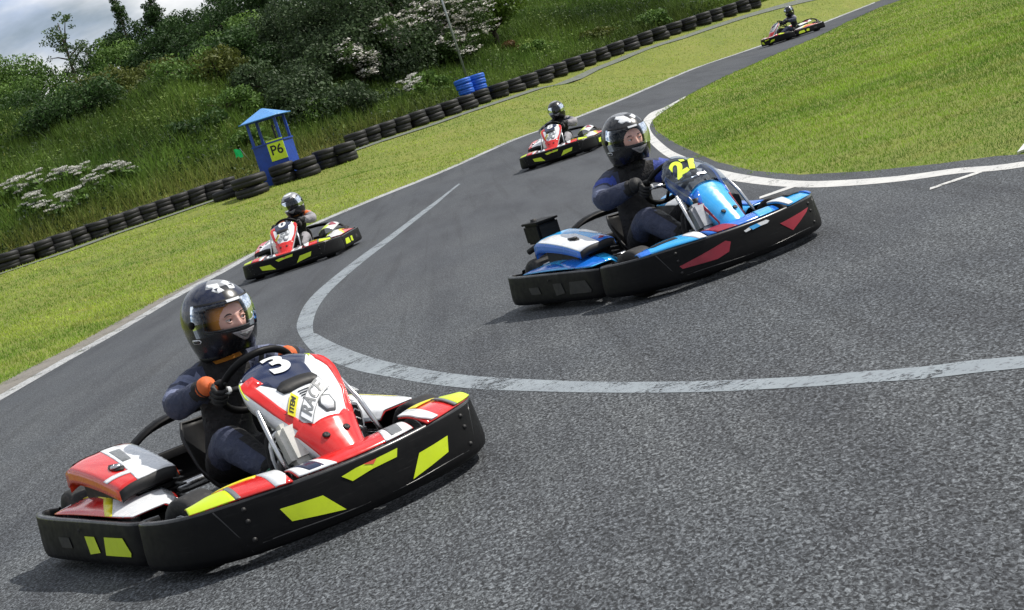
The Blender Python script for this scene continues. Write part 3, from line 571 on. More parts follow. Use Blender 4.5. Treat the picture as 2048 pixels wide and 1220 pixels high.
    # pedals and fuel tank
    for s in(1,-1):
        b=MB(); b.tube([(.66,s*.17,.08),(.70,s*.17,.20),(.69,s*.17,.27)],.008,'steel'); b.box((.685,s*.17,.26),(.012,.07,.05),'steel',bev=.004); b.build('pedal',K)
    b=MB(); b.box((.73,-.115,.335),(.085,.13,.17),'tank_white' if red else 'alloy',R=Matrix.Rotation(-.35,3,'Y'),bev=.02); b.lathe([(0,.03),(.020,.03),(.022,0)],'black_dull',c=(.70,-.11,.42),n=14)
    b.build('fuel_tank',K)
    b=MB(); b.tube([(.62,-.10,.30),(.60,-.24,.24),(.52,-.28,.20),(.48,-.25,.12)],.007,'cable_green' if red else 'black_dull'); b.tube([(.55,-.3,.12),(.60,-.32,.2),(.66,-.26,.28)],.005,'black_dull')
    b.build('cable',K)
    # seat -----------------------------------------------------------------------
    ST=[(0,.20,.10,.13,.0),(.2,.08,.085,.17,.03),(.4,-.10,.09,.185,.09),(.55,-.22,.13,.19,.13),(.75,-.30,.25,.185,.10),(.9,-.34,.35,.17,.06),(1,-.36,.42,.13,.02)]
    def seat(u,v):
        x,z,w,wr=smooth_tab(u,ST); a=abs(v)**3; t=max(0,min(1,(u-.35)/.4))
        return (x+wr*a*1.25*t,v*w,z+wr*a*(1.5-1.1*t))
    b=MB(); b.grid(seat,frange(0,1,22),frange(-1,1,16),'black_plastic',flip=False); so=solidify(b.build('seat',K),.008)
    e=MB(); e.tube([seat(u,-1) for u in frange(0,1,18)]+[seat(1,v) for v in frange(-.8,.8,6)]+[seat(u,1) for u in frange(1,0,18)],.007,'black_dull',n=6); e.build('seat_edge',so)
    # engine with cover on the driver's right ---------------------------------------
    b=MB(); b.box((-.17,-.45,.20),(.30,.22,.20),'black_dull',bev=.02)
    b.box((-.17,-.49,.275),(.42,.24,.16),'black_dull',bev=.02); b.box((-.30,-.50,.22),(.30,.2,.12),'black_plastic',bev=.02)
    for k in range(6): b.box((.035,-.45,.17+.026*k),(.10,.21,.007),'black_plastic')
    b.lathe([(0,.03),(.055,.03),(.06,0),(.055,-.03)],'alloy',c=(-.02,-.585,.20),axis='y',n=18,R=Matrix.Scale(-1,3,(0,1,0)))
    b.tube([(-.3,-.42,.2),(-.42,-.45,.26),(-.56,-.40,.28)],.022,'black_dull')
    b.lathe([(0,0),(.045,0),(.05,.02),(.05,.16),(.045,.18),(0,.18)],'black_dull',c=(-.70,-.50,.30),axis='y',n=16)
    eng=b.build('engine',K)
    b=MB(); mm=('red' if red else 'sky_blue'); ref=(0,0,1)
    b.grid(cover_surf,frange(0,1,18),frange(-1,1,12),mm,ref=(0,0,1))
    # side skirts of the cover
    for s in(1,-1):
        g=lambda u,v,s=s:(lambda p:(p[0],p[1]+s*.006*v,p[2]-.060*v*(1-.35*u)))(cover_surf(u,s))
        b.grid(g,frange(0,1,14),frange(0,1,3),'orange_red' if red else 'deep_blue',ref=(0,s,0))
    g=lambda v,w:(lambda p:(p[0]-.004*w,p[1],p[2]-.085*w))(cover_surf(0,v)); b.grid(g,frange(-1,1,10),frange(0,1,2),'orange_red' if red else 'deep_blue',ref=(-1,0,0))
    g=lambda v,w:(lambda p:(p[0]+.004*w,p[1],p[2]-.047*w))(cover_surf(1,v)); b.grid(g,frange(-1,1,10),frange(0,1,2),'black_dull',ref=(1,0,0))
    if red:
        b.decal(cover_surf,[(.18,.98),(.10,.1),(.55,-.1),(1,-.35),(1,.98)],'white',ref=ref); b.decal(cover_surf,[(.25,.15),(.60,-.02),(.62,.25),(.28,.45)],'grey_graphic',ref=ref,off=.0035)
        b.decal(cover_surf,[(.74,-.98),(.80,-.15),(.86,-.18),(.80,-.98)],'white',ref=ref,off=.0035)
        b.decal(cover_surf,[(0,-.8),(0,.85),(.10,.8),(.12,.4),(.06,.3),(.06,-.75)],'black_dull',ref=ref,off=.004)
    else:
        b.decal(cover_surf,[(.10,-.98),(.2,-.2),(.5,.2),(1,.1),(1,-.98)],'white',ref=ref); b.decal(cover_surf,[(.3,.98),(.45,.5),(.72,.7),(.75,.98)],'white',ref=ref)
        b.decal(cover_surf,[(.80,.2),(.84,.98),(1,.98),(1,.1)],'deep_blue',ref=ref,off=.003); b.decal(cover_surf,[(.85,.6),(.9,.75),(.95,.5),(.92,.3)],'crimson',ref=ref,off=.004)
    b.decal(cover_surf,[(.56,-.42),(.60,-.22),(.70,-.16),(.76,-.30),(.72,-.48),(.62,-.54)],'black_dull',ref=ref,off=.0055)
    cp=cover_surf(.66,-.35); b.lathe([(.012,.012),(.02,.010),(.024,.002)],'steel' if red else 'black_dull',c=cp,n=14)
    solidify(b.build('engine_cover',K),.004)
    if not red:
        b=MB(); b.box((-.60,-.47,.455),(.21,.16,.13),'black_plastic',bev=.014); b.box((-.60,-.47,.525),(.22,.17,.014),'black_plastic',bev=.005); b.lathe([(0,.02),(.02,.018),(.022,0)],'black_dull',c=(-.62,-.50,.53),n=10)
        b.tube([(-.70,-.47,.37),(-.78,-.52,.34)],.02,'black_dull'); b.build('air_filter_box',K)
    # left-hand cover shell and rear guard hoop
    b=MB(); lc=lambda u,v:(-.46+.5*u,.44+v*.12*(1-.1*u),.42-.04*u-.05*abs(v)**2.4)
    b.grid(lc,frange(0,1,10),frange(-1,1,8),'white' if red else 'sky_blue',ref=(0,0,1)); g=lambda u,v:(lambda p:(p[0],p[1]-.004*v,p[2]-.14*v))(lc(u,-1)); b.grid(g,frange(0,1,8),[0,1],'black_dull',ref=(0,-1,0))
    b.decal(lc,[(.2,-1),(.5,.2),(1,.1),(1,-1)],'lime' if red else 'white',ref=ref); b.decal(lc,[(.0,.1),(.3,.9),(.6,.3),(.4,0)],'crimson' if red else 'deep_blue',ref=ref,off=.003)
    solidify(b.build('battery_cover',K),.004)
    b=MB(); arc=[(-.66,.62,.24),(-.70,.50,.36),(-.70,.30,.42),(-.68,.1,.44),(-.66,-.12,.43),(-.66,-.28,.36),(-.70,-.36,.25)]
    A=dens(arc,4); vs=[];
    for p_ in A: vs+= [(p_[0]+.05,p_[1],p_[2]),(p_[0]-.01,p_[1],p_[2]+.012),(p_[0]-.06,p_[1],p_[2]-.03)]
    b.add(vs,[(i*3+j,i*3+j+1,(i+1)*3+j+1,(i+1)*3+j) for i in range(len(A)-1) for j in range(2)],'black_plastic'); solidify(b.build('rear_guard',K),.012)
    return K
WC=(.29,0,.562)
# ------------------------------------------------------------------ drivers
def skin_body(nodes,edges,levels=2):
    me=bpy.data.meshes.new('body'); names=list(nodes); me.from_pydata([nodes[n][0] for n in names],[(names.index(a),names.index(b)) for a,b in edges],[])
    ob=bpy.data.objects.new('body',me); COL.objects.link(ob)
    sk=ob.modifiers.new('skin','SKIN'); sk.use_smooth_shade=True; sk.branch_smoothing=.6
    for i,n in enumerate(names):
        r=nodes[n][1]; r=(r,r) if not isinstance(r,tuple) else r
        me.skin_vertices[0].data[i].radius=r; me.skin_vertices[0].data[i].use_root=(i==0)
    ob.modifiers.new('s','SUBSURF').levels=levels
    dg=bpy.context.evaluated_depsgraph_get(); dg.update()
    m2=bpy.data.meshes.new_from_object(ob.evaluated_get(dg)); vs=[tuple(v.co) for v in m2.vertices]; fs=[tuple(p.vertices) for p in m2.polygons]
    bpy.data.objects.remove(ob); return vs,fs
def helmet_pt(th,ph,k=1.0,S=(1,1,1)):
    """th from crown 0 to base pi, ph azimuth with 0 = forward"""
    c,s=cos(ph),sin(ph)
    ax=.170 if c>0 else .165; az=.158 if th<pi/2 else .158
    hx,hy,hz=ax,.138,.155
    if th<=pi/2:
        r=sin(th)**.92; z=hz*cos(th)
        x,y=hx*r*c,hy*r*s
    else:
        t=(th-pi/2)/(pi/2); t=min(t,1)
        z=-.160*t*1.0; taper=1-.13*t-.16*t**3
        front=max(0,c)**2
        x=hx*c*(taper+ .06*front*sin(pi*min(1,t*1.1))); y=hy*s*taper
        if c<0: x*=1-.10*t; 
        z-= -.02*front*t
    return (x*k*S[0],y*k*S[1],z*k*S[2])
def eyeport(th,ph,grow=0):
    x=abs(ph); 
    if x>1.12+grow: return False
    top=1.10-grow*.5+ .10*(x/1.12)**4; bot=1.93+grow*.3-.12*(x/1.12)**2
    return top<th<bot
def make_helmet(parent,loc,R,style):
    shell=dict(k3='helmet_black',k21='helmet_black',grey='helmet_black',plain='helmet_black')[style]
    b=MB(); nt_,np_=44,72; ths=[.0001]+frange(.05,pi*.985,nt_-2); phs=frange(-pi,pi,np_)
    idx={}
    for i,t in enumerate(ths):
        for j in range(np_): idx[i,j]=len(b.v); b.v.append(helmet_pt(t,phs[j]))
    for i in range(len(ths)-1):
        for j in range(np_):
            t=(ths[i]+ths[i+1])/2; p=(phs[j]+phs[j+1])/2
            if eyeport(t,p): continue
            if t>pi*.97: continue
            m=shell
            if style=='k3' and t<1.15 and abs(p)>.25: m='helmet_navy'
            if style in('k3',) and t<.55 and p*1.0>-.9 and p<1.6: m='helmet_grey'
            if style=='k21' and t<.35: m='helmet_grey'
            if style=='grey' and (t<.95): m='helmet_grey'
            if style=='plain' and t<.5: m='helmet_grey'
            b.f.append((idx[i,j],idx[i+1,j],idx[i+1,(j+1)%np_],idx[i,(j+1)%np_])); b.mi.append(b.mat(m)); b.sm.append(True)
    f=lambda u,v:helmet_pt(u,v)          # u = th, v = ph
    out=lambda u,v:helmet_pt(u,v,1.004)
    def dc(poly,m,off): # outward decal
        n0=len(b.v); b.decal(f,poly,m,off=0,step=.09,ref=(0,0,1))
        for k in range(n0,len(b.v)):
            p=Vector(b.v[k]); b.v[k]=tuple(p*(1+off/.16))
    # chin vent, brow vents, crest graphics, side mark
    dc([(2.08,-.40),(2.12,0),(2.08,.40),(2.2,.34),(2.56,.06),(2.56,-.06),(2.2,-.34)],'suit_grey',.002)
    dc([(2.18,-.24),(2.22,0),(2.18,.24),(2.27,.17),(2.42,.03),(2.42,-.03),(2.27,-.17)],'grey_graphic',.0035)
    for s in(1,-1):
        dc([(2.05,s*1.35),(2.05,s*1.62),(2.13,s*1.66),(2.22,s*1.62),(2.22,s*1.35),(2.13,s*1.30)],'white',.0015); dc([(2.08,s*1.37),(2.08,s*1.59),(2.13,s*1.62),(2.19,s*1.59),(2.19,s*1.37),(2.13,s*1.33)],'helmet_black',.003)
    if style=='k21':
        dc([(.42,-.15),(.36,-.9),(.55,-.95),(.62,-.6),(.72,-.7),(.85,-.5),(.80,-.25),(.92,-.05),(.78,.1),(.60,.0)],'white',.0015)
        dc([(.55,.25),(.50,.9),(.7,.75),(.78,.4)],'white',.0015)
    if style=='k3':
        for s in (1,-1):
            dc([(.40,s*.1),(.35,s*.8),(.47,s*.85),(.55,s*.5),(.66,s*.62),(.78,s*.4),(.74,s*.12),(.6,s*.22)],'white',.0015)
            dc([(.60,s*.30),(.62,s*.5),(.70,s*.42)],'helmet_navy',.003)
    if style=='grey': dc([(.3,-1.2),(.3,1.2),(.5,1.0),(.55,0),(.5,-1.0)],'white',.0015); dc([(.75,-.5),(.75,.5),(1.0,.3),(1.0,-.3)],'helmet_navy',.002)
    ho=b.build('helmet',parent,loc); ho.rotation_euler=R; solidify(ho,.022)
    e=MB()
    # trim round the eye port
    edge=[]
    for i in frange(-1.12,1.12,24): edge.append((1.10+.10*(i/1.12)**4,i))
    for i in frange(1.12,-1.12,24): edge.append((1.93-.12*(i/1.12)**2,i))
    e.tube([helmet_pt(t,p,.995) for t,p in edge],.0045,'black_dull',closed=True,n=6); e.build('eye_port_trim',ho)
    # padded lining ring at the base
    e=MB(); e.tube([Vector(helmet_pt(pi*.955,p,.93))+Vector((0,0,.003)) for p in frange(-pi,pi,36)[:-1]],.014,'black_dull',closed=True,n=8); e.build('neck_roll',ho)
    v=MB(); up=.0 
    v.grid(lambda t,p:helmet_pt(t,p,1.028),frange(1.02,1.99,10),frange(-1.42,1.42,30),'visor' if style in('k3','k21') else 'visor_dark',flip=False)
    vo=v.build('visor',ho)
    v2=MB(); v2.grid(lambda t,p:helmet_pt(t,p,1.034),frange(1.01,1.06,2),frange(-1.3,1.3,24),'black_dull'); 
    if style=='k21' or style=='k3': v2.decal(lambda t,p:helmet_pt(t,p,1.04),[(1.04,-.30),(1.04,.18),(1.11,.16),(1.11,-.28)],'white',off=0,step=.1)
    for s in(1,-1): v2.lathe([(0,.006),(.014,.005),(.016,0)],'black_plastic',c=helmet_pt(1.5,s*1.42,1.03),axis='y',n=14,R=Matrix.Scale(s,3,(0,1,0)))
    v2.build('visor_band',vo)
    return ho
def head_geom(b,R,loc,bal):
    """face and head inside the helmet, joined to the body mesh"""
    nu,nv=96,140; o=len(b.v)
    for i in range(nu+1):
        th=pi*i/nu
        for j in range(nv):
            ph=2*pi*j/nv-pi; c,s=cos(ph),sin(ph); z=cos(th); r=sin(th)
            x=.088*r*c; y=.070*r*s; zz=.115*z
            if z<0: y*=1-.25*z*z; x*=1-.06*z*z
            F=max(0,c)
            def g(py,pz,w,h): return math.exp(-((y-py)/w)**2-((zz-pz)/h)**2)*(1 if c>0 else 0)
            x+= .020*g(0,-.024,.011,.014)+.012*g(0,-.006,.008,.020)   # nose
            x+= -.008*g(.029,.004,.014,.010)-.008*g(-.029,.004,.014,.010)  # eye sockets
            x+= .005*g(.028,.020,.020,.006)+.005*g(-.028,.020,.020,.006)   # brow ridge
            x+= .005*g(.036,-.022,.017,.016)+.005*g(-.036,-.022,.017,.016)  # cheeks
            x+= .006*g(0,-.054,.020,.005)+.006*g(0,-.064,.018,.005)-.003*g(0,-.059,.022,.002)  # lips
            x+= .006*g(0,-.088,.016,.014)
            p=R@Vector((x*1.06+.030,y*1.12,zz*1.10)); b.v.append(tuple(p+loc))
    for i in range(nu):
        for j in range(nv):
            th=pi*(i+.5)/nu; ph=2*pi*(j+.5)/nv-pi; y=.07*sin(th)*sin(ph); z=.115*cos(th)
            face=cos(ph)>0 and (y/.058)**2+((z+.006)/.068)**2<1
            m='skin' if face else bal
            if face and abs(y)<.019 and (-.068<z<-.05): m='lip'
            b.f.append((o+i*nv+j,o+(i+1)*nv+j,o+(i+1)*nv+(j+1)%nv,o+i*nv+(j+1)%nv)); b.mi.append(b.mat(m)); b.sm.append(True)
    for s in(1,-1):
        c=R@Vector((.106,s*.033,.003))+loc
        b.lathe([(0,.0125),(.005,.0115),(.009,.0085),(.0118,.004),(.0125,0),(.009,-.008)],'eye_white',c=c,n=14,R=R@Vector((1,-.12*s,0)).to_track_quat('Z','Y').to_matrix())
        b.lathe([(0,.0136),(.0035,.0132),(.0055,.0112),(.0062,.010)],'brow',c=c+R@Vector((.0,.002,0)),n=12,R=R@Vector((1,.15,-.05)).to_track_quat('Z','Y').to_matrix())
        pts=[R@Vector((.117+x,s*(.033+y),z))+loc for x,y,z in [(-.004,-.014,.004),(.001,-.007,.011),(.001,.003,.012),(-.005,.013,.007)]]
        b.tube(pts,.0044,'skin',n=8); pts=[R@Vector((.1165+x,s*(.033+y),z))+loc for x,y,z in [(-.004,-.013,.0),(.0,-.006,-.0065),(.0,.004,-.007),(-.005,.012,-.001)]]; b.tube(pts,.0036,'skin',n=8)
        pts=[R@Vector((.120+x,s*(.034+y),z*1.15))+loc for x,y,z in [(.0,-.016,.020),(.002,-.006,.0245),(-.002,.006,.0245),(-.010,.017,.018)]]
        b.tube(pts,[.002,.0034,.003,.0015],'brow',n=6)
def hand_on_rim(b,side,mat,cuff,ang,scale=1.0):
    """gloved hand closed on the wheel rim; returns wrist point"""
    sn=Vector((-.74,0,.67)).normalized(); R=sn.to_track_quat('Z','X').to_matrix(); C=Vector(WC)
    rad=lambda a:C+R@Vector((.155*cos(a),.165*sin(a),0))
    # R columns: local x,y in the wheel plane
    P=rad(ang); T=(rad(ang+.01)-rad(ang-.01)).normalized(); 
    if T.z<0: T=-T
    O=(P-C).normalized(); B=-(sn if sn.x<0 else -sn)     # sn points back to the driver
    back=sn                                                # driver side of the rim
    k=scale
    palm=P+O*.018*k+back*.030*k
    vs=[];
    # palm as rounded slab
    for i in range(9):
        th=pi*i/8
        for j in range(14):
            ph=2*pi*j/14; v=T*(.044*k*abs(cos(th))**.75*(1 if cos(th)>0 else -1))+O*(.019*k*sin(th)*cos(ph))+back*(.034*k*sin(th)*sin(ph)); vs.append(palm+v)
    b.add(vs,[(i*14+j,(i+1)*14+j,(i+1)*14+(j+1)%14,i*14+(j+1)%14) for i in range(8) for j in range(14)],mat)
    for i,(ln,rr) in enumerate([(1.0,.0098),(1.08,.0102),(1.0,.0098),(.84,.0086)]):
        h=(.033-.0215*i)*k; pts=[]
        base=P+T*h+O*.030*k+back*.022*k
        for a_,r_ in [(60,.038),(20,.036),(-22,.034),(-68,.031),(-115,.028),(-160,.026)]:
            a=radians(a_*1.0 if ln>1 else a_*(.9+.1*ln)); pts.append(P+T*(h-.002*i)+(O*cos(a)+back*sin(a))*r_*k*(1.0+.06*((i*7)%3-1)))
        b.tube(pts,[rr*1.12*k,rr*1.15*k,rr*1.02*k,rr*1.04*k,rr*.94*k,rr*.74*k],cuff,n=9)
        # knuckle pad
        kp_=pts[1]; b.lathe([(0,.007*k),(.006*k,.005*k),(.0085*k,0)],mat if mat!='glove_orange' else 'glove_black',c=kp_+(kp_-P).normalized()*rr*.7,n=8,R=(kp_-P).to_track_quat('Z','Y').to_matrix())
    th=[palm+T*.030*k-O*.004*k,palm+T*.046*k-O*.022*k-back*.010*k,P+T*.058*k-O*.018*k+back*.004*k,P+T*.066*k-O*.008*k-back*.016*k]
    b.tube(th,[.014*k,.013*k,.0118*k,.008*k],cuff,n=9)
    return palm,T,O,back
def make_person(label,loc,rz,p,group):
    """p: dict of head position, shoulders etc in kart coordinates"""
    T=thing('person',label,'person',loc,rz,group)
    k=p['k']; hx,hy,hz=p['head']; lean=p['lean']
    b=MB()
    wr={}
    hands=MB()
    for s,a in ((-1,p['angR']),(1,p['angL'])):
        palm,Tn,O,bk=hand_on_rim(hands,s,p['glove'][0],p['glove'][1],a,p.get('hk',.95)); wr[s]=palm+bk*.045+O*.012-Tn*.012
    sh=p['sh']; cz=sh[2]; cx=sh[0]; w=p['w']; cy=hy*.6
    nd={'pelvis':((-.20,0,.20),(.125*k,.10*k)),'belly':((-.215,cy*.3,.32),(.13*k,.105*k)),'chest':((cx-.02,cy*.8,cz-.13),(.135*k,.105*k)),'upper':((cx-.005,cy,cz-.035),(.10*k,.08*k)),
        'neck':((cx*.55+hx*.45,cy*.5+hy*.5,cz+.05),.055*k),'skull':((hx-.01,hy,hz-.06),.05*k)}
    ed=[('pelvis','belly'),('belly','chest'),('chest','upper'),('upper','neck'),('neck','skull')]
    for s,n in((1,'l'),(-1,'r')):
        S=Vector((cx,cy+s*w,cz-.02+p.get('tilt',0)*s)); W=wr[s]
        mid=(S+W)/2; Lh=.5*(S-W).length; L=.235*k; drop=sqrt(max(.0004,L*L-Lh*Lh)); d=Vector((-.25,s*.9,-.5)).normalized(); E=mid+d*min(drop,.16)
        nd['sh'+n]=(tuple(S),.082*k); nd['ua'+n]=(tuple(S.lerp(E,.5)),.076*k); nd['el'+n]=(tuple(E),.068*k); nd['fa'+n]=(tuple(E.lerp(W,.5)),.060*k); nd['wr'+n]=(tuple(W),.042*k)
        ed+=[('upper','sh'+n),('sh'+n,'ua'+n),('ua'+n,'el'+n),('el'+n,'fa'+n),('fa'+n,'wr'+n)]
        kn=Vector((p['knee'][0],s*p['knee'][1],p['knee'][2])); hp=Vector((-.12,s*.105,.185)); an=Vector((.575,s*.165,.235))
        nd['hp'+n]=(tuple(hp),(.095*k,.085*k)); nd['th'+n]=(tuple(hp.lerp(kn,.5)+Vector((0,0,.01))),.083*k); nd['kn'+n]=(tuple(kn),.080*k); nd['ca'+n]=(tuple(kn.lerp(an,.45)+Vector((-.01,0,-.01))),.072*k); nd['an'+n]=(tuple(an),.052*k)
        ed+=[('pelvis','hp'+n),('hp'+n,'th'+n),('th'+n,'kn'+n),('kn'+n,'ca'+n),('ca'+n,'an'+n)]
    vs,fs=skin_body(nd,ed,2)
    V=[Vector(v) for v in vs]
    # cloth folds
    for i,v in enumerate(V):
        q=.008*sin(v.x*70+v.z*38+3*sin(v.y*31))*sin(v.z*55-v.y*42+v.x*18); c=Vector((cx,cy,.4)); dd=(v-c); dd.normalize(); V[i]=v+dd*q
    o=len(b.v); b.v+=[tuple(v) for v in V]
    arms=[(Vector(nd['sh'+n][0]),Vector(nd['el'+n][0]),Vector(nd['wr'+n][0]),s) for s,n in((1,'l'),(-1,'r'))]
    def segd(q,a,c): t=max(0,min(1,(q-a).dot(c-a)/(c-a).length_squared)); return (q-a.lerp(c,t)).length,t
    for f in fs:
        c=sum((V[i] for i in f),Vector())/len(f); m=p['suit'][0]
        for S,E,W,s in arms:
            d1,t1=segd(c,S,E); d2,t2=segd(c,E,W)
            if min(d1,d2)<.105*k and (c.y-cy)*s>w*.7:
                m=p['suit'][1]
                if d1<d2 and .15<t1<.42 : m=p['suit'][2]
                if d1<d2 and .55<t1<.95 : m=p['suit'][3] if c.z>E.z-.01 else p['suit'][1]  # upper side of the elbow lighter: sheen painted into the sleeve
                if d2<d1 and t2>.35: m=p['suit'][1]
                if d2<d1 and t2>.80: m='suit_black'
        if c.x>.12 and c.z<.5:
            m=p['suit'][0]
            if abs(c.y)>p['knee'][1]-.01 and .10<c.x<.55: m=p['suit'][1]
        if (c-Vector(nd['neck'][0])).length<.075*k and c.z>cz+.035: m=p['scarf']
        b.f.append(tuple(i+o for i in f)); b.mi.append(b.mat(m)); b.sm.append(True)
    # gloves joined to the body mesh
    for f,mi in zip(hands.f,hands.mi): pass
    oo=len(b.v); b.v+=hands.v
    for f,mi,sm in zip(hands.f,hands.mi,hands.sm): b.f.append(tuple(i+oo for i in f)); b.mi.append(b.mat(hands.mats[mi])); b.sm.append(sm)
    for s,n in((1,'l'),(-1,'r')):
        W=Vector(nd['wr'+n][0]); E=Vector(nd['el'+n][0]); d=(W-E).normalized()
        b.tube([W-d*.03,W-d*.005,W+d*.018,W+d*.035],[.036*k,.041*k,.040*k,.030*k],p['glove'][0],n=14)
        b.tube([W-d*.012,W-d*.004],[.0425*k,.0425*k],p['glove'][1],n=14)
    R=Matrix.Rotation(p['yaw'],3,'Z')@Matrix.Rotation(p['nod'],3,'Y')@Matrix.Rotation(p['roll'],3,'X')
    H=Vector(p['head']); head_geom(b,R,H+R@Vector((.022,0,-.004)),p['bal'])
    b.tube([Vector(nd['neck'][0])+Vector((0,0,-.03)),Vector(nd['neck'][0])+Vector((0,0,.01)),H+R@Vector((0,0,-.10))],[.078*k,.068*k,.066],p['scarf'],n=16)
    bo=b.build('body',T)
    if p.get('piping'):
        for s,n in((-1,'r'),):
            S=Vector(nd['sh'+n][0]); E=Vector(nd['el'+n][0]); ax=(E-S).normalized(); u_=ax.orthogonal().normalized(); w_=ax.cross(u_); q=MB()
            for t_,r_ in((.22,.083),(.52,.079)):
                q.tube([S.lerp(E,t_+.06*sin(a*2))+(u_*cos(a)+w_*sin(a))*r_*k for a in frange(0,2*pi,28)[:-1]],.0042,p['piping'],closed=True,n=5)
            q.build('sleeve_piping',T)
    # boots
    for s in(1,-1):
        q=MB(); base=Vector((.585,s*.165,.235)); up=Vector((.22,0,.97)).normalized(); fw=Vector((.97,0,-.22))
        prof=[(-.06,.034,.040),(-.03,.038,.046),(.0,.040,.050),(.05,.041,.048),(.10,.043,.040),(.145,.040,.032),(.172,.026,.022)]
        rings=[]
        for t,wy,h in prof:
            cpt=base+up*(t+.0)+fw*(.03+.012-h*.5); ring=[]
            for j in range(16):
                a=2*pi*j/16; ring.append(cpt+Vector((0,1,0))*wy*cos(a)+fw*h*.62*sin(a))
            rings+=ring
        n=len(prof); q.add(rings,[(i*16+j,i*16+(j+1)%16,(i+1)*16+(j+1)%16,(i+1)*16+j) for i in range(n-1) for j in range(16)]+[tuple(range(15,-1,-1)),tuple((n-1)*16+j for j in range(16))],'suit_black')
        q.build('boot',T)
        so=MB(); out=[(-.068,.0),(-.06,.030),(-.02,.036),(.02,.034),(.08,.044),(.13,.043),(.168,.030),(.182,0)]
        ol=out+[(a,-c) for a,c in out[::-1][1:-1]]
        P=lambda a,c,d:base+up*a+Vector((0,c,0))+fw*(.058+d)
        o1=[P(a,c,0) for a,c in ol]; o2=[P(a,c,.016) for a,c in ol]; n=len(ol)
        so.add(o1+o2,[(j,(j+1)%n,n+(j+1)%n,n+j) for j in range(n)]+[tuple(range(n,2*n))],'white' if p.get('sole') else 'suit_black',False)
        so.add([P(a*.93+.004,c*.84,.0185) for a,c in ol],[tuple(range(n))],'ink',False)
        if p.get('sole'):
            for a0 in (-.04,-.005,.03,.065,.10,.135):
                so.tube([P(a0,-.030,.020),P(a0+.018,-.014,.020),P(a0-.004,-.002,.020),P(a0+.016,.012,.020),P(a0+.0,.030,.020)],.0032,'white',n=5)
            so.tube([P(-.03,0,.02),P(.05,.004,.02),P(.15,0,.02)],.003,'white',n=5)
        so.build('sole',T)
    ho=make_helmet(T,p['head'],R.to_euler(),p['helm'])
    s=p.get('hs',1.0); ho.scale=(s,s,s)
    return T
# ------------------------------------------------------------------ setting
def sheet(name,outline,z_off,mat,cut=True,step=1.5):
    """flat outline draped on the road surface"""
    bm=bmesh.new()
    vs=[bm.verts.new((x,y,0)) for x,y in outline]; f=bm.faces.new(vs); bmesh.ops.triangulate(bm,faces=[f])
    bmesh.ops.bisect_plane(bm,geom=bm.verts[:]+bm.edges[:]+bm.faces[:],plane_co=(0,30,0),plane_no=(0,1,0))
    for v in bm.verts: v.co.z=float(g0(v.co.y))+z_off
    bmesh.ops.recalc_face_normals(bm,faces=bm.faces)
    for f in bm.faces:
        if f.normal.z<0: f.normal_flip()
    me=bpy.data.meshes.new(name); bm.to_mesh(me); bm.free(); me.materials.append(M[mat])
    o=bpy.data.objects.new(name,me); COL.objects.link(o); tag(o,None,None,kind='structure'); return o
def strip(name,lo,hi,z_off,mat):
    n=len(lo); rows=[]
    for (a,b),(c,d) in zip(lo,hi): rows.append([(a,b),(c,d)])
    vs=[(x,y,float(g0(y))+z_off) for r in rows for x,y in r]
    me=bpy.data.meshes.new(name); me.from_pydata(vs,[],[(2*i,2*i+1,2*i+3,2*i+2) for i in range(n-1)]); me.materials.append(M[mat]); o=bpy.data.objects.new(name,me); COL.objects.link(o); o['kind']='structure'; return o
def mesh_np(name,verts,nper,mat,tint=None,smooth=False):
    n=len(verts); me=bpy.data.meshes.new(name); me.vertices.add(n); me.vertices.foreach_set('co',verts.astype(np.float32).ravel())
    nf=n//nper; me.loops.add(n); me.loops.foreach_set('vertex_index',np.arange(n,dtype=np.int32)); me.polygons.add(nf)
    me.polygons.foreach_set('loop_start',np.arange(0,n,nper,dtype=np.int32)); me.update(calc_edges=True)
    if tint is not None:
        a=me.color_attributes.new('tint','FLOAT_COLOR','POINT'); c=np.ones((n,4),np.float32); c[:,:3]=np.repeat(tint,nper,0); a.data.foreach_set('color',c.ravel())
    me.materials.append(M[mat]); o=bpy.data.objects.new(name,me); COL.objects.link(o); return o
# terrain
def axis(a,b,dense0,dense1,st,far):
    l=list(np.arange(dense0,dense1+1e-6,st)); x=dense0
    while x>a: x-=far; l.insert(0,x); far*=1.25
    far=4;x=dense1
    while x<b: x+=far; l.append(x); far*=1.25
    return np.array(l)
xs=axis(-400,400,-32,36,.6,4); ys=axis(-60,700,0,92,.6,4)
X,Y=np.meshgrid(xs,ys); Zt=gz(X,Y); Zt=np.where(Y>100,np.minimum(Zt,9),Zt)
me=bpy.data.meshes.new('ground'); nx,ny=len(xs),len(ys)
me.from_pydata(np.stack([X,Y,Zt],-1).reshape(-1,3).tolist(),[],[(j*nx+i,j*nx+i+1,(j+1)*nx+i+1,(j+1)*nx+i) for j in range(ny-1) for i in range(nx-1)])
me.polygons.foreach_set('use_smooth',[True]*len(me.polygons)); me.materials.append(M['turf'])
gr=bpy.data.objects.new('ground',me); COL.objects.link(gr); gr['kind']='structure'
outer=[(x,y) for x,y in zip(EX,EY)][:-1]
isl=G['grass_isl']; inner=isl[::-1]+[(4.2,9.4),(7.5,6.5),(16,1.5),(40,-8)]
sheet('track',[(-6.0,-30)]+outer[1:]+[(36,95)]+[(22.5,74)]+inner+[(40,-30)],.010,'asphalt')
def sm(l,k=5):
    tab=[(i,)+tuple(p) for i,p in enumerate(l)]; return [tuple(smooth_tab(i/k,tab)) for i in range((len(l)-1)*k+1)]
strip('painted_line_old',[(3.4,4.0),(2.3,4.72)]+sm(G['in_lo'][:-2]),[(3.5,4.12),(2.38,4.86)]+sm(G['in_hi'][:-2]),.0118,'line_old')
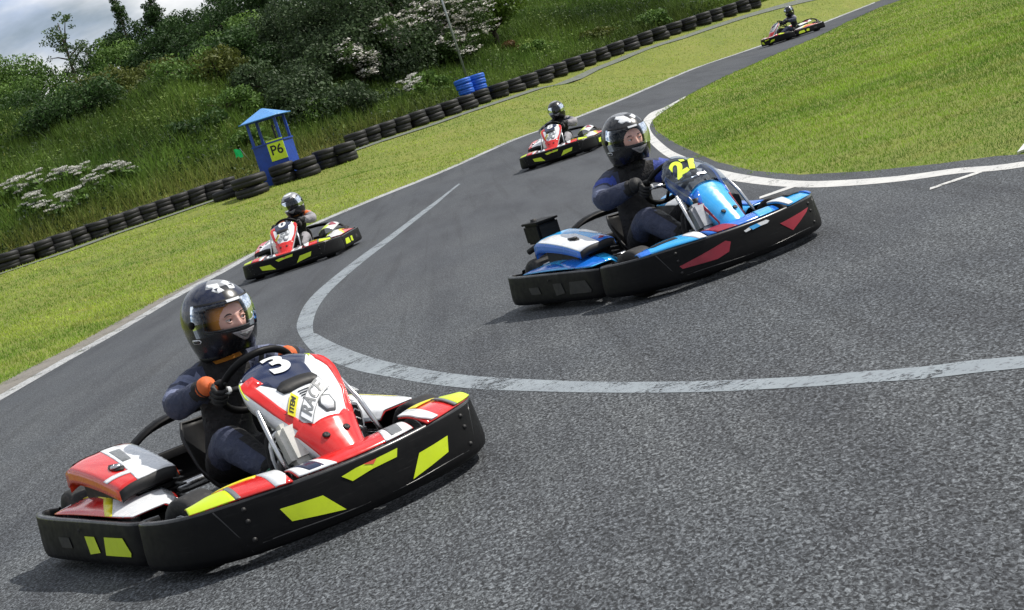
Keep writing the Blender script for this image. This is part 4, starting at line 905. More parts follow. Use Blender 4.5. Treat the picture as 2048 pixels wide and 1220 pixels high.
# continue the faded line towards the camera side
strip('painted_line_island',sm(G['isl_out']+[(4.1,9.0),(7.4,6.05)]),sm(G['isl_in']+[(4.25,9.15),(7.5,6.2)]),.0120,'line_white')
lo=sm(G['outer_lo']); hi=sm(G['outer_hi']); hi5=G['outer_hi']
strip('painted_line_outer',[(-5.5,8.0)]+lo,[(-5.62,8.0)]+hi,.0125,'line_outer')
sheet('painted_line_branch',G['branch_a'],.0135,'line_white'); sheet('painted_line_branch',G['branch_b'],.0135,'line_white')
kh=G['kerb_hi']
strip('kerb_strip',[(-5.62,8.0)]+sm(hi5[:6]),[(-6.15,8.0)]+sm(kh),.0140,'kerb')
# service path along the tyres
def tline(off):
    o=[]
    for x0 in np.arange(-16,30,.8):
        y0=float(np.interp(x0,TX,TY)); y1=float(np.interp(x0+1,TX,TY)); n_=Vector((y1-y0,-1)).normalized(); d_=float(np.interp(x0,[-5,3],off)); o.append((x0+n_.x*d_,y0+n_.y*d_))
    for _ in range(6): o=[o[0]]+[((o[i-1][0]+o[i][0]+o[i+1][0])/3,(o[i-1][1]+o[i][1]+o[i+1][1])/3) for i in range(1,len(o)-1)]+[o[-1]]
    return o
ph,pl=tline((1.0,.85)),tline((1.5,1.25)); vs=[];
for (a,b),(c,d) in zip(pl,ph):
    for t in (0,.5,1):
        x=a+(c-a)*t; y=b+(d-b)*t; vs.append((x,y,float(gz(x,y))+.028))
me=bpy.data.meshes.new('service_path'); me.from_pydata(vs,[],[(i*3+j,i*3+3+j,i*3+4+j,i*3+1+j) for i in range(len(pl)-1) for j in range(2)]); me.materials.append(M['path'])
o=bpy.data.objects.new('service_path',me); COL.objects.link(o); o['kind']='structure'
# ---- grass blades
def poly_in(px,py,poly):
    ins=np.zeros(len(px),bool); n=len(poly)
    for i in range(n):
        x1,y1=poly[i];x2,y2=poly[(i+1)%n]
        if y1==y2: continue
        c=((y1>py)!=(y2>py))&(px<(x2-x1)*(py-y1)/(y2-y1)+x1); ins^=c
    return ins
def vnoise(x,y,s,seed=0):
    r=np.zeros_like(x)
    for k in range(4):
        a=seed*1.7+k*2.1; r+=np.sin((x*cos(a)+y*sin(a))*s*(1+.37*k)+a*3+1.5*np.sin((x*sin(a*1.3)-y*cos(a*1.3))*s*.6+a))
    return r/4
def blades(name,x,y,h,w,cols,lean=.5,label=None,cat=None,zo=0):
    n=len(x); z=gz(x,y)-.005+zo; a=RNG.uniform(0,2*pi,n); la=RNG.uniform(0,2*pi,n); ll=RNG.uniform(.1,lean,n)*h
    dx=np.cos(a)*w/2; dy=np.sin(a)*w/2
    v=np.zeros((n,3,3)); v[:,0]=np.stack([x-dx,y-dy,z],1); v[:,1]=np.stack([x+dx,y+dy,z],1); v[:,2]=np.stack([x+np.cos(la)*ll,y+np.sin(la)*ll,z+h],1)
    o=mesh_np(name,v.reshape(-1,3),3,'blade',cols); tag(o,label,cat,kind='stuff'); return o
def lawn_cols(x,y,base):
    n=len(x); t=np.clip(.5+.9*vnoise(x,y,.55,1)+.35*vnoise(x,y,2.3,4),0,1); u=.5+.5*vnoise(x,y,3.1,2); r=RNG.uniform(.55,1.35,n)*(1+.30*vnoise(x,y,5.5,7)+.30*vnoise(x,y,11,3))
    c=np.array(base[0])[None]*(1-t[:,None])+np.array(base[1])[None]*t[:,None]
    br=np.array(base[2])[None]; k=np.clip((u-.52)*2.2,0,.85)[:,None]*RNG.uniform(0,1,(n,1))
    return (c*(1-k)+br*k)*r[:,None]
LAWN=[(.110,.220,.020),(.245,.385,.036),(.34,.31,.08)]
islp=G['grass_isl']+[(45,140),(60,60),(40,-8),(16,1.5),(7.5,6.5),(4.2,9.4)]
def samp(n,x0,x1,y0,y1,pw):
    u=RNG.uniform(0,1,n); y=y0*(y1/y0)**(u**pw); fr=(y-y0)/(y1-y0); x=RNG.uniform(0,1,n)*(x1-x0)+x0; return x,y
# island : frustum-shaped sampling keeps near ground dense
n=420000; y=8.5*(75/8.5)**RNG.uniform(0,1,n); x=RNG.uniform(-.06,.40,n)*y+RNG.uniform(0,1,n)*1.0+.8
k=poly_in(x+.10*vnoise(x,y,6,2)+.05*vnoise(x,y,23,5),y+.35*vnoise(x,y,5,8),islp); x,y=x[k],y[k]; sc=np.clip(y/14,.8,4)
blades('lawn_grass',x,y,RNG.uniform(.014,.036,len(x))*np.clip(sc,.8,1.7),RNG.uniform(.004,.008,len(x))*sc,lawn_cols(x,y,LAWN),.9,'short sunlit lawn on the island inside the bend, bordered by the bright white line','grass')
n=420000; y=13*(80/13)**RNG.uniform(0,1,n); x=RNG.uniform(-.42,.27,n)*y
ye=np.interp(y,EY,EX); yt=np.interp(x,TX,TY); k=(x<ye-.12+.11*vnoise(x,y,5,4)+.05*vnoise(x,y,19,2))&(y<yt+.8)&~((y<33)&(x>ye-.75+ .0*y)&(x>ye-np.interp(y,[8,20,33],[.55,.55,.12])))
pin=np.zeros(len(x),bool)
pp=[(a+(c-a)*t,b+(d-b)*t) for (a,b),(c,d),t in zip(pl,ph,[0]*99)]+[(c,d) for (a,b),(c,d) in list(zip(pl,ph))[::-1]]
k&=~(poly_in(x,y,pp)&(RNG.uniform(0,1,n)<.62)); x,y=x[k],y[k]; sc=np.clip(y/14,.8,4)
blades('verge_grass',x,y,RNG.uniform(.015,.038,len(x))*np.clip(sc,.8,1.7),RNG.uniform(.004,.008,len(x))*sc,lawn_cols(x,y,[(.150,.272,.026),(.35,.47,.052),(.46,.39,.11)]),.9,'mown yellow-green grass strip between the track edge and the tyre barrier','grass')
# bank : tall rough grass
n=330000; x=RNG.uniform(-24,34,n); d=RNG.uniform(0,1,n)**1.3*24; y=np.interp(x,TX,TY)+.35+d; sc=RNG.uniform(.6,1.3,n)
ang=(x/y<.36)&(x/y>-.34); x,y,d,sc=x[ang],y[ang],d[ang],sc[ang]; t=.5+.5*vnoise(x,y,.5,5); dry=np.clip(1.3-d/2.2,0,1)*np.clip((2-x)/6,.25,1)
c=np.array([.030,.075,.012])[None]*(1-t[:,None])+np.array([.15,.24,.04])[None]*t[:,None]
sun=np.clip(.5+.6*vnoise(x,y,.28,8),0,1); c=c*(.55+.8*sun[:,None]); dd=(dry*RNG.uniform(.2,1,len(x)))[:,None]; c=c*(1-dd)+np.array([.32,.30,.09])[None]*dd  # sun: random sunlit and dimmer patches multiplied into the blade colour
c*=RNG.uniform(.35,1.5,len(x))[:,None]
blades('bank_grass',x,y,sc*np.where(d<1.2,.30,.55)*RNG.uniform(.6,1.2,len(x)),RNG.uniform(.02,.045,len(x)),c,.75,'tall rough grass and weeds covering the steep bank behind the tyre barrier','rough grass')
# weeds : leafy clumps over the bank
n=260000; x=RNG.uniform(-24,34,n); d=.6+RNG.uniform(0,1,n)**1.2*22; y=np.interp(x,TX,TY)+d; a_=(x/y<.36)&(x/y>-.34); x,y,d=x[a_],y[a_],d[a_]
cl_=.5+.5*vnoise(x,y,1.6,3); cl2=.5+.5*vnoise(x,y,4.4,9); k_=RNG.uniform(0,1,len(x))<np.clip((cl_-.30)*2.2,.08,1); x,y,d,cl_,cl2=x[k_],y[k_],d[k_],cl_[k_],cl2[k_]; n=len(x)
z=gz(x,y)+RNG.uniform(.0,1,n)**.7*(.25+.55*cl2)*np.clip(d/2,.4,1); nr=RNG.normal(size=(n,3)); nr[:,2]=abs(nr[:,2])+.3; nr/=np.linalg.norm(nr,axis=1)[:,None]; t1=np.cross(nr,RNG.normal(size=(n,3))); t1/=np.linalg.norm(t1,axis=1)[:,None]; t2=np.cross(nr,t1); s_=RNG.uniform(.03,.075,n)[:,None]; P_=np.stack([x,y,z],1)
w_=np.clip(.25+.5*vnoise(x,y,.45,6)+.5*(cl2-.5)+RNG.normal(size=n)*.15,0,1)[:,None]; cw=np.array([.012,.032,.009])*(1-w_)+np.array([.21,.30,.06])*w_
o=mesh_np('bank_weeds',np.stack([P_-t1*s_,P_+t2*s_*.45,P_+t1*s_,P_-t2*s_*.45],1).reshape(-1,3),4,'leaf',cw); tag(o,'leafy green weeds and nettles growing in clumps over the bank','weeds',kind='stuff')
# ---- foliage
KC={'mid':((.020,.055,.012),(.15,.26,.05)),'dark':((.008,.022,.007),(.055,.115,.028)),'lite':((.022,.05,.018),(.10,.16,.05)),'olive':((.035,.055,.010),(.13,.15,.03)),
    'thorn':((.010,.020,.009),(.070,.115,.045)),'bloom':((.018,.040,.010),(.08,.14,.03)),'bright':((.05,.10,.012),(.14,.22,.03)),'rust':((.06,.035,.015),(.14,.08,.03))}
def crown(name,parent,c,rx,rz,kind,n,leaf=.11,gap=.0,shape='round'):
    cl=[]; nb=int(16+10*rx)
    for _ in range(nb):
        v=RNG.normal(size=3); v/=np.linalg.norm(v); r=RNG.uniform(.35,1.0)**.6; p=v*r*np.array([rx,rx*.9,rz])
        if p[2]<-.5*rz: p[2]*=.6
        cl.append((p,RNG.uniform(.22,.42)*rx*(1.0 if shape=='round' else .7)))
    if shape=='pine':
        cl=[]
        for k in range(46):
            h=RNG.uniform(-1,1)**1; R_=rx*(1.05-h)/2; a=RNG.uniform(0,2*pi); f0=RNG.uniform(.5,1)
            for q in (.35,.65,.9,1.1):
                cl.append((np.array([cos(a)*R_*q*f0,sin(a)*R_*q*f0,h*rz+.22*q*R_]),(.12+.30*R_)*(1.25-q)+.08))
        for q in (.8,.9,1.0,1.1,1.2): cl.append((np.array([0,0,rz*q]),.16))
    if shape=='sapling':
        cl=[]
        for k in range(90):
            h=RNG.uniform(-1,1.1); rr=rx*(1-.40*h)*RNG.uniform(.05,1)*.8; a=RNG.uniform(0,2*pi); cl.append((np.array([cos(a)*rr,sin(a)*rr,h*rz]),RNG.uniform(.12,.34)))
    wts=np.array([r*r for _,r in cl]); wts/=wts.sum(); idx=RNG.choice(len(cl),n,p=wts)
    P=np.array([p for p,_ in cl])[idx]; Rr=np.array([r for _,r in cl])[idx]; bt=RNG.uniform(0,1,len(cl))[idx]
    v=RNG.normal(size=(n,3)); v/=np.linalg.norm(v,axis=1)[:,None]; q=RNG.uniform(.2,1,n)**.5; pos=P+v*(Rr*q)[:,None]*np.array([1.15,1.15,.8])
    nr=v+RNG.normal(size=(n,3))*.7; nr/=np.linalg.norm(nr,axis=1)[:,None]
    t1=np.cross(nr,RNG.normal(size=(n,3))); t1/=np.linalg.norm(t1,axis=1)[:,None]; t2=np.cross(nr,t1)
    s=(leaf*RNG.uniform(.6,1.4,n))[:,None]
    q4=np.stack([pos-t1*s,pos+t2*s*.5,pos+t1*s,pos-t2*s*.5],1)+np.array(c)
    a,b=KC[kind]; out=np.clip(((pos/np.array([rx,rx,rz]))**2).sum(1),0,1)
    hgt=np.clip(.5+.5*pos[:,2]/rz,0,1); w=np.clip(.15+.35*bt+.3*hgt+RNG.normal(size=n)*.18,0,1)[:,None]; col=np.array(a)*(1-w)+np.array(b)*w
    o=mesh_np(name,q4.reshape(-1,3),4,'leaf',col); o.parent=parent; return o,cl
def tree(name,kind,c,rx,rz,gzv,label,group,n,bloom=0):
    x,y,z=c; base=Vector((x,y,gzv-.1)); T=thing(name,label,'tree' if name not in('flowering_bush','shrub') else 'bush',base,0,group); L=Vector(c)-base
    shape={'pine_tree':'pine','sapling':'sapling'}.get(name,'round')
    lf={'pine':.055,'sapling':.06}.get(shape,.068)
    o,cl=crown('crown',T,tuple(L),rx,rz,kind,n,lf,shape=shape)
    b=MB(); tr=.045*rx+.03; H=L.z
    b.tube([(0,0,0),(.05*rx,.03,H*.35),(-.03*rx,0,H*.7),(0,0,H+rz*(.9 if shape!='round' else .3))],[tr*1.3,tr,tr*.8,tr*.25],'bark',n=7)
    for p,r in cl[:14] if shape!='pine' else []:
        q=L+Vector(p); f=Vector((0,0,max(.1,min(H+rz*.3,q.z-rx*.35*random.random()-.3)))); b.tube([f,f.lerp(q,.55)+Vector((0,0,.08)),q],[tr*.5,tr*.32,tr*.12],'bark',n=5,caps=False)
    b.build('trunk',T)
    if bloom:
        m=bloom; k=RNG.integers(0,len(cl),m); P=np.array([cl[i][0] for i in k]); Rr=np.array([cl[i][1] for i in k]); v=RNG.normal(size=(m,3)); v[:,1]=-abs(v[:,1]); v/=np.linalg.norm(v,axis=1)[:,None]
        pos=P+v*(Rr*1.05)[:,None]*np.array([1.15,1.15,.8]); keep=(pos[:,0]*.3+pos[:,2]+.4*np.sin(pos[:,0]*3)>-.25*rz); pos=pos[keep]; reps=14
        pos=np.repeat(pos,reps,0)+RNG.normal(size=(len(pos)*reps,3))*np.array([.085,.07,.028]); n2=len(pos); a=RNG.uniform(0,2*pi,n2); s=RNG.uniform(.028,.056,n2)
        t1=np.stack([np.cos(a),np.sin(a),RNG.normal(size=n2)*.3],1)*s[:,None]; t2=np.stack([-np.sin(a),np.cos(a),RNG.normal(size=n2)*.3],1)*s[:,None]
        q4=np.stack([pos-t1,pos+t2,pos+t1,pos-t2],1)+np.array(L); cc=np.array([.80,.78,.74])*RNG.uniform(.6,1.15,n2)[:,None]
        mesh_np('blossom',q4.reshape(-1,3),4,'petal',cc).parent=T
    return T
LB={('broadleaf','mid'):('broadleaf_tree','mid green leafy tree rising behind the grass bank'),('broadleaf','dark'):('broadleaf_tree','dark green dense tree on top of the grass bank'),
 ('broadleaf','bright'):('broadleaf_tree','bright yellow-green tree above the blossoming bushes'),('broadleaf','olive'):('broadleaf_tree','low olive-yellow bush in front of the skyline trees'),
 ('sapling','lite'):('sapling','slender open young tree with pale leaves standing against the sky, furthest left'),('sapling','dark'):('sapling','small dark sapling just right of the tall pale young tree on the skyline'),
 ('pine','dark'):('pine_tree','dark pointed conifer standing against the cloudy sky'),('hawthorn','thorn'):('hawthorn','dense dark thorn bush on the bank near the blue hut'),
 ('elder','bloom'):('flowering_bush','dark bush full of white blossom on the bank beside the thin pole'),('shrub','mid'):('shrub','low green shrub on the grassy bank slope'),
 ('shrub','rust'):('shrub','small rust-brown bush on the bank near the top edge of the photo'),('shrub','olive'):('shrub','low yellowish shrub on the grassy bank'),('shrub','dark'):('shrub','low dark shrub on the grassy bank left of the blue hut')}
ORD=['first','second','third','fourth','fifth','sixth','seventh','eighth','ninth','tenth','eleventh','twelfth','thirteenth','fourteenth','fifteenth','sixteenth','seventeenth','eighteenth','nineteenth','twentieth','twenty-first','twenty-second','twenty-third','twenty-fourth','twenty-fifth','twenty-sixth','twenty-seventh','twenty-eighth','twenty-ninth','thirtieth']
GP={'broadleaf_tree':'trees along the top of the bank','pine_tree':'conifers on the skyline','sapling':'young trees on the skyline','hawthorn':'thorn bushes on the bank','flowering_bush':'white blossoming bushes','shrub':'shrubs on the bank'}
cntT={}
for t_ in G['trees']: cntT.setdefault(LB[(t_[0],t_[1])][1],[]).append(t_[2]/t_[3])
for nm,kd,x,y,z,rx,rz,gzz in G['trees']:
    if nm=='broadleaf' and x<-9: rz*=.72; rx*=.9
    if nm=='shrub': z=float(gz(x,y))+.35*rz
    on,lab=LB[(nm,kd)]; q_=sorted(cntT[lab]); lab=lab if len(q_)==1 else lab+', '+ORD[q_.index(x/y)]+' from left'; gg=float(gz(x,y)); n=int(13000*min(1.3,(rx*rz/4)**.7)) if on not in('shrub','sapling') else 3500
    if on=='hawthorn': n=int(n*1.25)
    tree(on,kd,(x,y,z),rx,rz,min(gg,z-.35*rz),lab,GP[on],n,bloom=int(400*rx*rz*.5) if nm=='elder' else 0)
# cow parsley clumps
M['stem_green']=paint('stem_green',(.05,.09,.02),.7)
for i,(x,y,z) in enumerate(G['flowers']):
    g=float(gz(x,y)); T=thing('flowering_plant','tall weed with flat white flowers behind the left tyre barrier, '+ORD[sorted(f[0]/f[1] for f in G['flowers']).index(x/y)]+' from the left' if x<-5 else 'single white-flowered weed on the bank left of the blue tyres','plant',(x,y,g),0,'white flowering weeds on the bank'); b=MB(); H=z-g
    heads=[]
    for k in range(17):
        a=random.uniform(0,2*pi); r=random.uniform(.05,.5); hh=H*random.uniform(.55,1.2); q=(cos(a)*r,sin(a)*r,hh); heads.append(q); b.tube([(0,0,0),(q[0]*.4,q[1]*.4,hh*.6),q],.008,'stem_green',n=4)
    b.build('stem',T)
    pos=np.repeat(np.array(heads),90,0); n2=len(pos); rr=np.sqrt(RNG.uniform(0,1,n2))*np.repeat(RNG.uniform(.09,.22,len(heads)),90); a=RNG.uniform(0,2*pi,n2); pos=pos+np.stack([np.cos(a)*rr,np.sin(a)*rr,RNG.uniform(-.02,.03,n2)-rr*.15],1); s=RNG.uniform(.012,.026,n2)[:,None]; a=RNG.uniform(0,2*pi,n2)
    t1=np.stack([np.cos(a),np.sin(a),.2*RNG.normal(size=n2)],1)*s; t2=np.stack([-np.sin(a),np.cos(a),.6+.2*RNG.normal(size=n2)],1)*s
    mesh_np('flower_head',np.stack([pos-t1,pos+t2,pos+t1,pos-t2],1).reshape(-1,3),4,'petal',np.array([.66,.66,.62])*RNG.uniform(.6,1.1,n2)[:,None]).parent=T
    crown('leaves',T,(0,0,H*.4),.5,H*.35,'mid',700,.09)
# ------------------------------------------------------------------ tyres
def tyre_mesh(r,w,mat,name):
    b=MB(); prof=[(r*.60,-w*.36),(r*.62,-w*.46),(r*.72,-w*.5),(r*.86,-w*.485),(r*.945,-w*.44),(r*.985,-w*.36),(r,-w*.2),(r*1.002,-w*.04),(r*.99,-w*.02),(r*.99,w*.02),(r*1.002,w*.04),(r,w*.2),(r*.985,w*.36),(r*.945,w*.44),(r*.86,w*.485),(r*.72,w*.5),(r*.62,w*.46),(r*.60,w*.36),(r*.74,w*.30),(r*.8,0),(r*.74,-w*.30),(r*.60,-w*.36)]
    b.lathe(prof,mat,n=36)
    return b.build(name)
M['tyre_side']=paint('tyre_old',(.0045,.0045,.0052),.6,vary=.3,dirt=.04,bmp=30)
proto=tyre_mesh(.365,.26,'tyre_side','tyre'); big=tyre_mesh(.37,.305,'tyre_side','tyre'); huge=tyre_mesh(.52,.32,'tyre_side','tyre'); blue=tyre_mesh(.30,.19,'tyre_blue','tyre')
used=set()
def put(pr,x,y,z,label,group,tilt=.05):
    o=pr if pr not in used else pr.copy()
    if pr in used: COL.objects.link(o)
    used.add(pr); o.location=(x,y,z); o.rotation_euler=(random.uniform(-tilt,tilt),random.uniform(-tilt,tilt),random.uniform(0,6)); s=random.uniform(.93,1.06); o.scale=(s,s,s*random.uniform(.96,1.02)); tag(o,label,'tyre',group)
for i,(x,y,z) in enumerate(G['row']):
    rt=x/y; ys_=np.linspace(30,90,6001); y=float(ys_[np.argmax(ys_>=np.interp(rt*ys_,TX,TY)-.35)]); x=rt*y; z=float(gz(x,y))
    left=i<14
    for k in range(2):
        put(proto,x+random.uniform(-.05,.05),y+random.uniform(-.06,.06),z+.10+k*.245,('upper' if k else 'lower')+' tyre of the '+(ORD[i] if left else ORD[i-14])+' stack from the left in the barrier '+('left' if left else 'right')+' of the hut','black tyres of the long barrier')
nmK=['left of the hut','directly in front of the hut','just right of the hut','third to the right of the hut','furthest right beside the hut']
for i,(x,y,z) in enumerate(G['kst']):
    z=float(gz(x,y)); y+=.3
    for k in range(2):
        if i==0: put(huge,x,y+.1,z+.15+k*.315,('upper' if k else 'lower')+' wide black tyre in the big stack '+nmK[0],'tyre stacks around the hut',.02)
        else: put(big,x,y,z+.14+k*.298,('upper' if k else 'lower')+' large black tyre of the stack '+nmK[i],'tyre stacks around the hut',.03)
o=big.copy(); COL.objects.link(o); x,y,_=G['kst'][0]; o.location=(x-.95,y+1.6,float(gz(x-.95,y+1.6))+.13); tag(o,'single black tyre half hidden behind the big stack left of the hut','tyre','tyre stacks around the hut')
for j,key in enumerate(('blueA','blueB')):
    x,y,z=G[key]; x+=(.06,-.04)[j]; y=float(np.interp(x,TX,TY))+.45; z=float(gz(x,y))+.20
    for k in range(4): put(blue,x+.02*k*(1 if j else -1),y,z+.05+.10+k*.186,['bottom','second','third','top'][k]+' blue painted tyre of the '+('right' if j else 'left')+' blue stack by the pole','blue painted tyres at the pole')
x,y,z=G['pole']; T=thing('tall_pole','thin grey galvanised pole rising behind the blue tyre stacks','pole',(x+.0,y+.45,float(gz(x,y+.45))-.1)); b=MB(); b.tube([(0,0,0),(-.02,0,3),(-.12,0,9)],[.045,.04,.034],'galv',n=10); b.build('shaft',T); b=MB(); b.lathe([(0,.05),(.06,.04),(.07,0)],'galv',n=12); b.build('base_collar',T)
# ------------------------------------------------------------------ marshal hut
x,y,z=G['kiosk']; z=float(gz(x,y)); T=thing('marshal_hut','small blue marshal hut with a pitched roof and lime sign','hut',(x+.28,y+.75,z),radians(-14))
b=MB(); b.box((0,0,.62),(.98,.92,1.24),'kiosk_blue',bev=.01); b.box((0,-.475,1.245),(1.02,.05,.05),'kiosk_blue',bev=.006); b.box((0,.475,1.245),(1.02,.05,.05),'kiosk_blue',bev=.006); b.box((.505,0,1.246),(.05,.88,.05),'kiosk_blue',bev=.006); b.box((-.505,0,1.246),(.05,.88,.05),'kiosk_blue',bev=.006); b.build('cabin',T)
for px_,py_ in ((-.44,-.42),(.44,-.42),(-.44,.42),(.44,.42)): b=MB(); b.box((px_,py_,1.62),(.075,.075,.74),'kiosk_blue',bev=.006); b.build('post',T)
b=MB(); b.box((.12,.1,1.50),(.05,.05,.5),'ink'); b.box((0,-.42,1.97),(.8,.05,.06),'kiosk_blue'); b.box((0,.42,1.97),(.8,.05,.06),'kiosk_blue'); b.build('inner_frame',T)
b=MB(); e=.62; h0=1.985; rv=[(-e,-e,h0),(e,-e,h0),(e,e,h0),(-e,e,h0),(-.04,0,h0+.31),(.04,0,h0+.31)]
b.add(rv,[(0,1,5,4),(1,2,5),(2,3,4,5),(3,0,4)],'roof_blue',False); b.add([(-e,-e,h0-.006),(e,-e,h0-.006),(e,e,h0-.006),(-e,e,h0-.006)],[(3,2,1,0)],'kiosk_blue',False)
for (a_,c_) in (((-e,-e),(e,-e)),((e,-e),(e,e)),((e,e),(-e,e)),((-e,e),(-e,-e))): b.tube([(a_[0],a_[1],h0),(c_[0],c_[1],h0)],.018,'roof_blue',n=6)
b.build('roof',T)
b=MB(); b.box((.24,-.475,1.0),(.52,.022,.62),'sign_lime',bev=.004); so=b.build('sign',T); b=MB(); fl=lambda u,v:(.24+u,-.4885,1.0+v); lettering(b,fl,'P6',0,-.01,.40,'ink',up=(0,1),right=(1,0),ref=(0,-1,0),bold=.006,off=.004); b.build('sign_lettering',so)
b=MB(); vs=[]; 
for i in range(9):
    for j in range(7): vs.append((-.86+.22*i/8,-.25+.04*sin(i*.9+j*.5),1.12+.24*j/6+.03*sin(i*.7)))
f=thing('flag','small bright green flag hanging left of the blue hut','flag',(x,y+.75,z),radians(-14)); b.add(vs,[(i*7+j,(i+1)*7+j,(i+1)*7+j+1,i*7+j+1) for i in range(8) for j in range(6)],'flag_green'); b.build('cloth',f); b=MB(); b.tube([(-.50,-.2,.95),(-.66,-.24,1.38)],.010,'galv',n=6); b.build('stick',f)
# post between tyre stacks
# white board at the right edge
x,y,z=G['board']; T=thing('marker_board','white painted board lying at the island edge, cut by the right picture edge','board',(x+.02,y,0),radians(20))
b=MB(); pr=[(0,-.12,.0),(.0,.12,.0),(.02,-.02,.02),(.9,-.14,.03),(.9,.16,.03),(.85,.0,.19),(.15,0,.06)]
b.add([(0,0,.02),(.28,-.10,.045),(1.6,-.16,.06),(1.6,.10,.24),(.34,.07,.16)],[(0,1,2,3,4)],'board_white',False); bo=solidify(b.build('panel',T),.02)
b=MB(); b.box((.5,.03,.04),(.06,.1,.08),'galv'); b.box((1.3,.03,.06),(.06,.1,.12),'galv'); b.build('foot',T)
for i in range(len([1])): pass
# ------------------------------------------------------------------ karts and drivers
grp='racing karts on the track'; gd='drivers seated in the karts'
def zk(x,y): return float(g0(y))+.012
P3=(-1.2324,7.1544); A3=-1.0064; P21=(1.0137,10.7342); A21=-1.126
k3=make_kart('red','red and white kart numbered 3 with lime panels, nearest in the foreground',(*P3,.012),A3,'3',grp)
k21=make_kart('blue','light blue kart numbered 27 with crimson bumper panels beside the island',(*P21,.012),A21,'27',grp)
far=[((-2.62,24.3),-1.70,'red and white kart on the left beside the verge, next behind the foreground kart','0'),((1.76,31.3),-1.85,'red and white kart in mid distance just behind the blue kart driver','8'),((12.27,60.6),-2.72,'red and white kart furthest away at the top right corner',None)]
nums={}
for (p,a,lab,num) in far:
    c=copy_tree(k3); c.scale=(1.08,)*3 if num is None else (1,1,1); c.location=(*p,zk(*p)); c.rotation_euler=(0,0,a); c['label']=lab
    for ch in c.children_recursive:
        if ch.name.startswith('race_number') :
            if num is None: bpy.data.objects.remove(ch); continue
            nb=MB(); lettering(nb,fair,num,.235,-.02,.20,'white',up=(-1.5,0),right=(0,5.2),ref=(.45,0,1),bold=.007,off=.0075); t=nb.build('t'); ch.data=t.data; bpy.data.objects.remove(t)
base=dict(k=1.02,w=.165,hs=1.0,knee=(.30,.20,.38),angR=pi*.5+pi,angL=pi*.5,roll=0,nod=.06,yaw=0,scarf='suit_black',bal='suit_black',suit=('suit_black','suit_navy','suit_slate_sheen','suit_slate_sheen'),glove=('glove_black','glove_black'),helm='plain',lean=0,sh=(-.15,0,.60),head=(-.08,.05,.83))
def drv(label,loc,rz,**k): d=dict(base); d.update(k); return make_person(label,loc,rz,d,gd)
drv('young driver in black helmet with orange collar and gloves, in the foreground kart',(*P3,.012),A3,head=(-.05,.07,.822),hs=1.07,k=.98,w=.15,yaw=.14,nod=.08,scarf='knit_orange',bal='knit_orange',helm='k3',glove=('glove_orange','glove_black'),sh=(-.12,0.01,.625),sole=True,roll=-.02)
drv('driver in black and navy suit with black helmet with white crest, in the blue kart',(*P21,.012),A21,head=(-.10,.03,.875),yaw=-.10,nod=.08,helm='k21',k=1.12,w=.185,hs=1.06,sh=(-.17,0,.66),suit=('suit_black','suit_navy','suit_blue','suit_slate_sheen'),bal='suit_black',knee=(.30,.21,.40))
q=far[0]; drv('driver in silver helmet and grey suit with orange collar, beside the left verge',(*q[0],zk(*q[0])),q[1],head=(-.10,.08,.83),hs=1.12,sh=(-.15,.02,.64),yaw=-.05,nod=.12,roll=.12,helm='grey',scarf='knit_orange',suit=('suit_black','suit_grey','glove_orange','suit_grey'),tilt=.03)
q=far[1]; drv('driver in black helmet and grey-sleeved dark suit, just behind the blue kart driver',(*q[0],zk(*q[0])),q[1],head=(-.08,.06,.86),hs=1.1,sh=(-.15,0,.66),k=1.15,w=.19,yaw=.12,helm='plain',suit=('suit_black','suit_grey','suit_navy','suit_grey'),roll=.08)
q=far[2]; d5=drv('driver in dark helmet and dark suit in the most distant kart at the top right',(*q[0],zk(*q[0])),q[1],head=(-.12,.0,.88),hs=1.1,sh=(-.15,0,.68),k=1.1,helm='plain',yaw=.3,suit=('suit_black','suit_navy','suit_grey','suit_navy')); d5.scale=(1.08,)*3
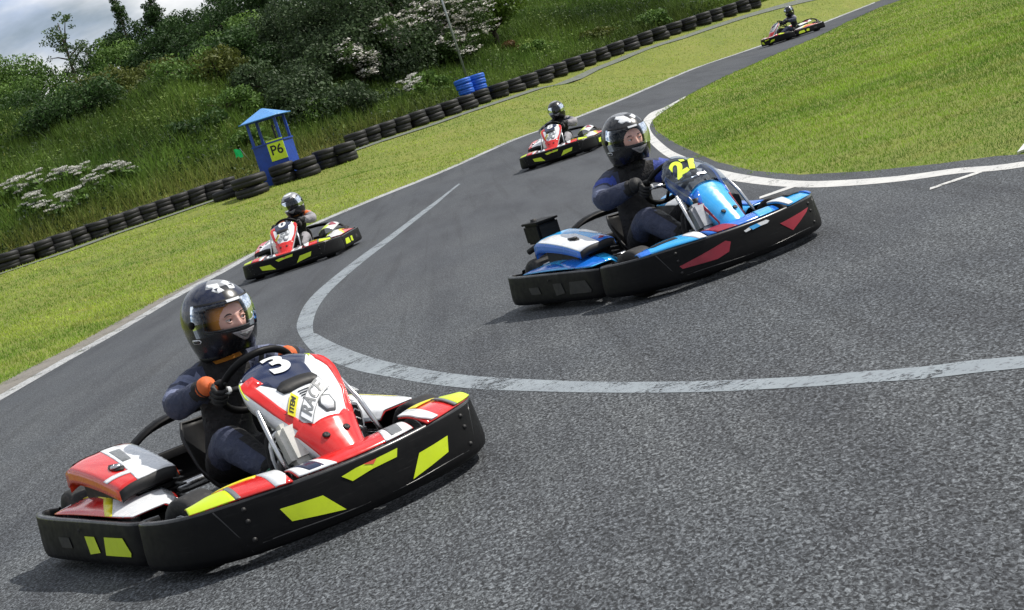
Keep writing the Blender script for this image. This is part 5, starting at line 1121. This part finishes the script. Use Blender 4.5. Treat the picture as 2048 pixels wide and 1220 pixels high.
# ------------------------------------------------------------------ light, sky, camera
az_to_sun=radians(12); el=radians(50)       # sun stands to the right, a little beyond the karts
sd=Vector((cos(az_to_sun)*cos(el),sin(az_to_sun)*cos(el),sin(el)))
L=bpy.data.lights.new('sun','SUN'); L.energy=5.0; L.angle=radians(.5); L.color=(1,.95,.87); lo_=bpy.data.objects.new('sun',L); COL.objects.link(lo_); lo_.rotation_euler=sd.to_track_quat('Z','Y').to_euler()
W=bpy.data.worlds.new('World'); SC.world=W; W.use_nodes=True; nt=W.node_tree; bg=nt.nodes['Background']
sky=nt.nodes.new('ShaderNodeTexSky'); sky.sky_type='NISHITA'; sky.sun_disc=False; sky.sun_elevation=el; sky.sun_rotation=atan2(sd.x,sd.y); sky.air_density=1.0; sky.dust_density=1.5
tc=nt.nodes.new('ShaderNodeTexCoord'); mp=nt.nodes.new('ShaderNodeMapping'); mp.inputs['Scale'].default_value=(1,1,2.6); mp.inputs['Location'].default_value=(.3,.1,.0); nt.links.new(tc.outputs['Generated'],mp.inputs[0])
nz=nt.nodes.new('ShaderNodeTexNoise'); nz.inputs['Scale'].default_value=4.2; nz.inputs['Detail'].default_value=7; nz.inputs['Roughness'].default_value=.55; nz.inputs['Distortion'].default_value=.3; nt.links.new(mp.outputs[0],nz.inputs['Vector'])
cf=ramp(nt,nz.outputs['Fac'],[(.38,(0,0,0)),(.56,(1,1,1))])
nz2=nt.nodes.new('ShaderNodeTexNoise'); nz2.inputs['Scale'].default_value=9; nz2.inputs['Detail'].default_value=5; nt.links.new(mp.outputs[0],nz2.inputs['Vector'])
cc=ramp(nt,nz2.outputs['Fac'],[(.36,(8.0,9.4,12.0)),(.52,(15.0,15.2,15.4))])
nt.links.new(mix(nt,cf,sky.outputs[0],cc),bg.inputs['Color']); bg.inputs['Strength'].default_value=.070
cam=bpy.data.cameras.new('camera'); co=bpy.data.objects.new('camera',cam); COL.objects.link(co); SC.camera=co
f_,h_,pt_,ro_=3432.2,1.3476,0.114894,0.306645
Fw=Vector((0,cos(pt_),-sin(pt_))); r0=Vector((1,0,0)); u0=r0.cross(Fw); r1=r0*cos(ro_)-u0*sin(ro_); u1=r0*sin(ro_)+u0*cos(ro_)
co.matrix_world=Matrix(((r1.x,u1.x,-Fw.x,0),(r1.y,u1.y,-Fw.y,0),(r1.z,u1.z,-Fw.z,h_),(0,0,0,1)))
cam.sensor_width=36; cam.lens=f_/2048*36; cam.clip_start=.1; cam.clip_end=2500
SC.view_settings.view_transform='Standard'; SC.view_settings.look='None'; SC.view_settings.exposure=0; SC.view_settings.gamma=1
SC.cycles.transparent_max_bounces=16
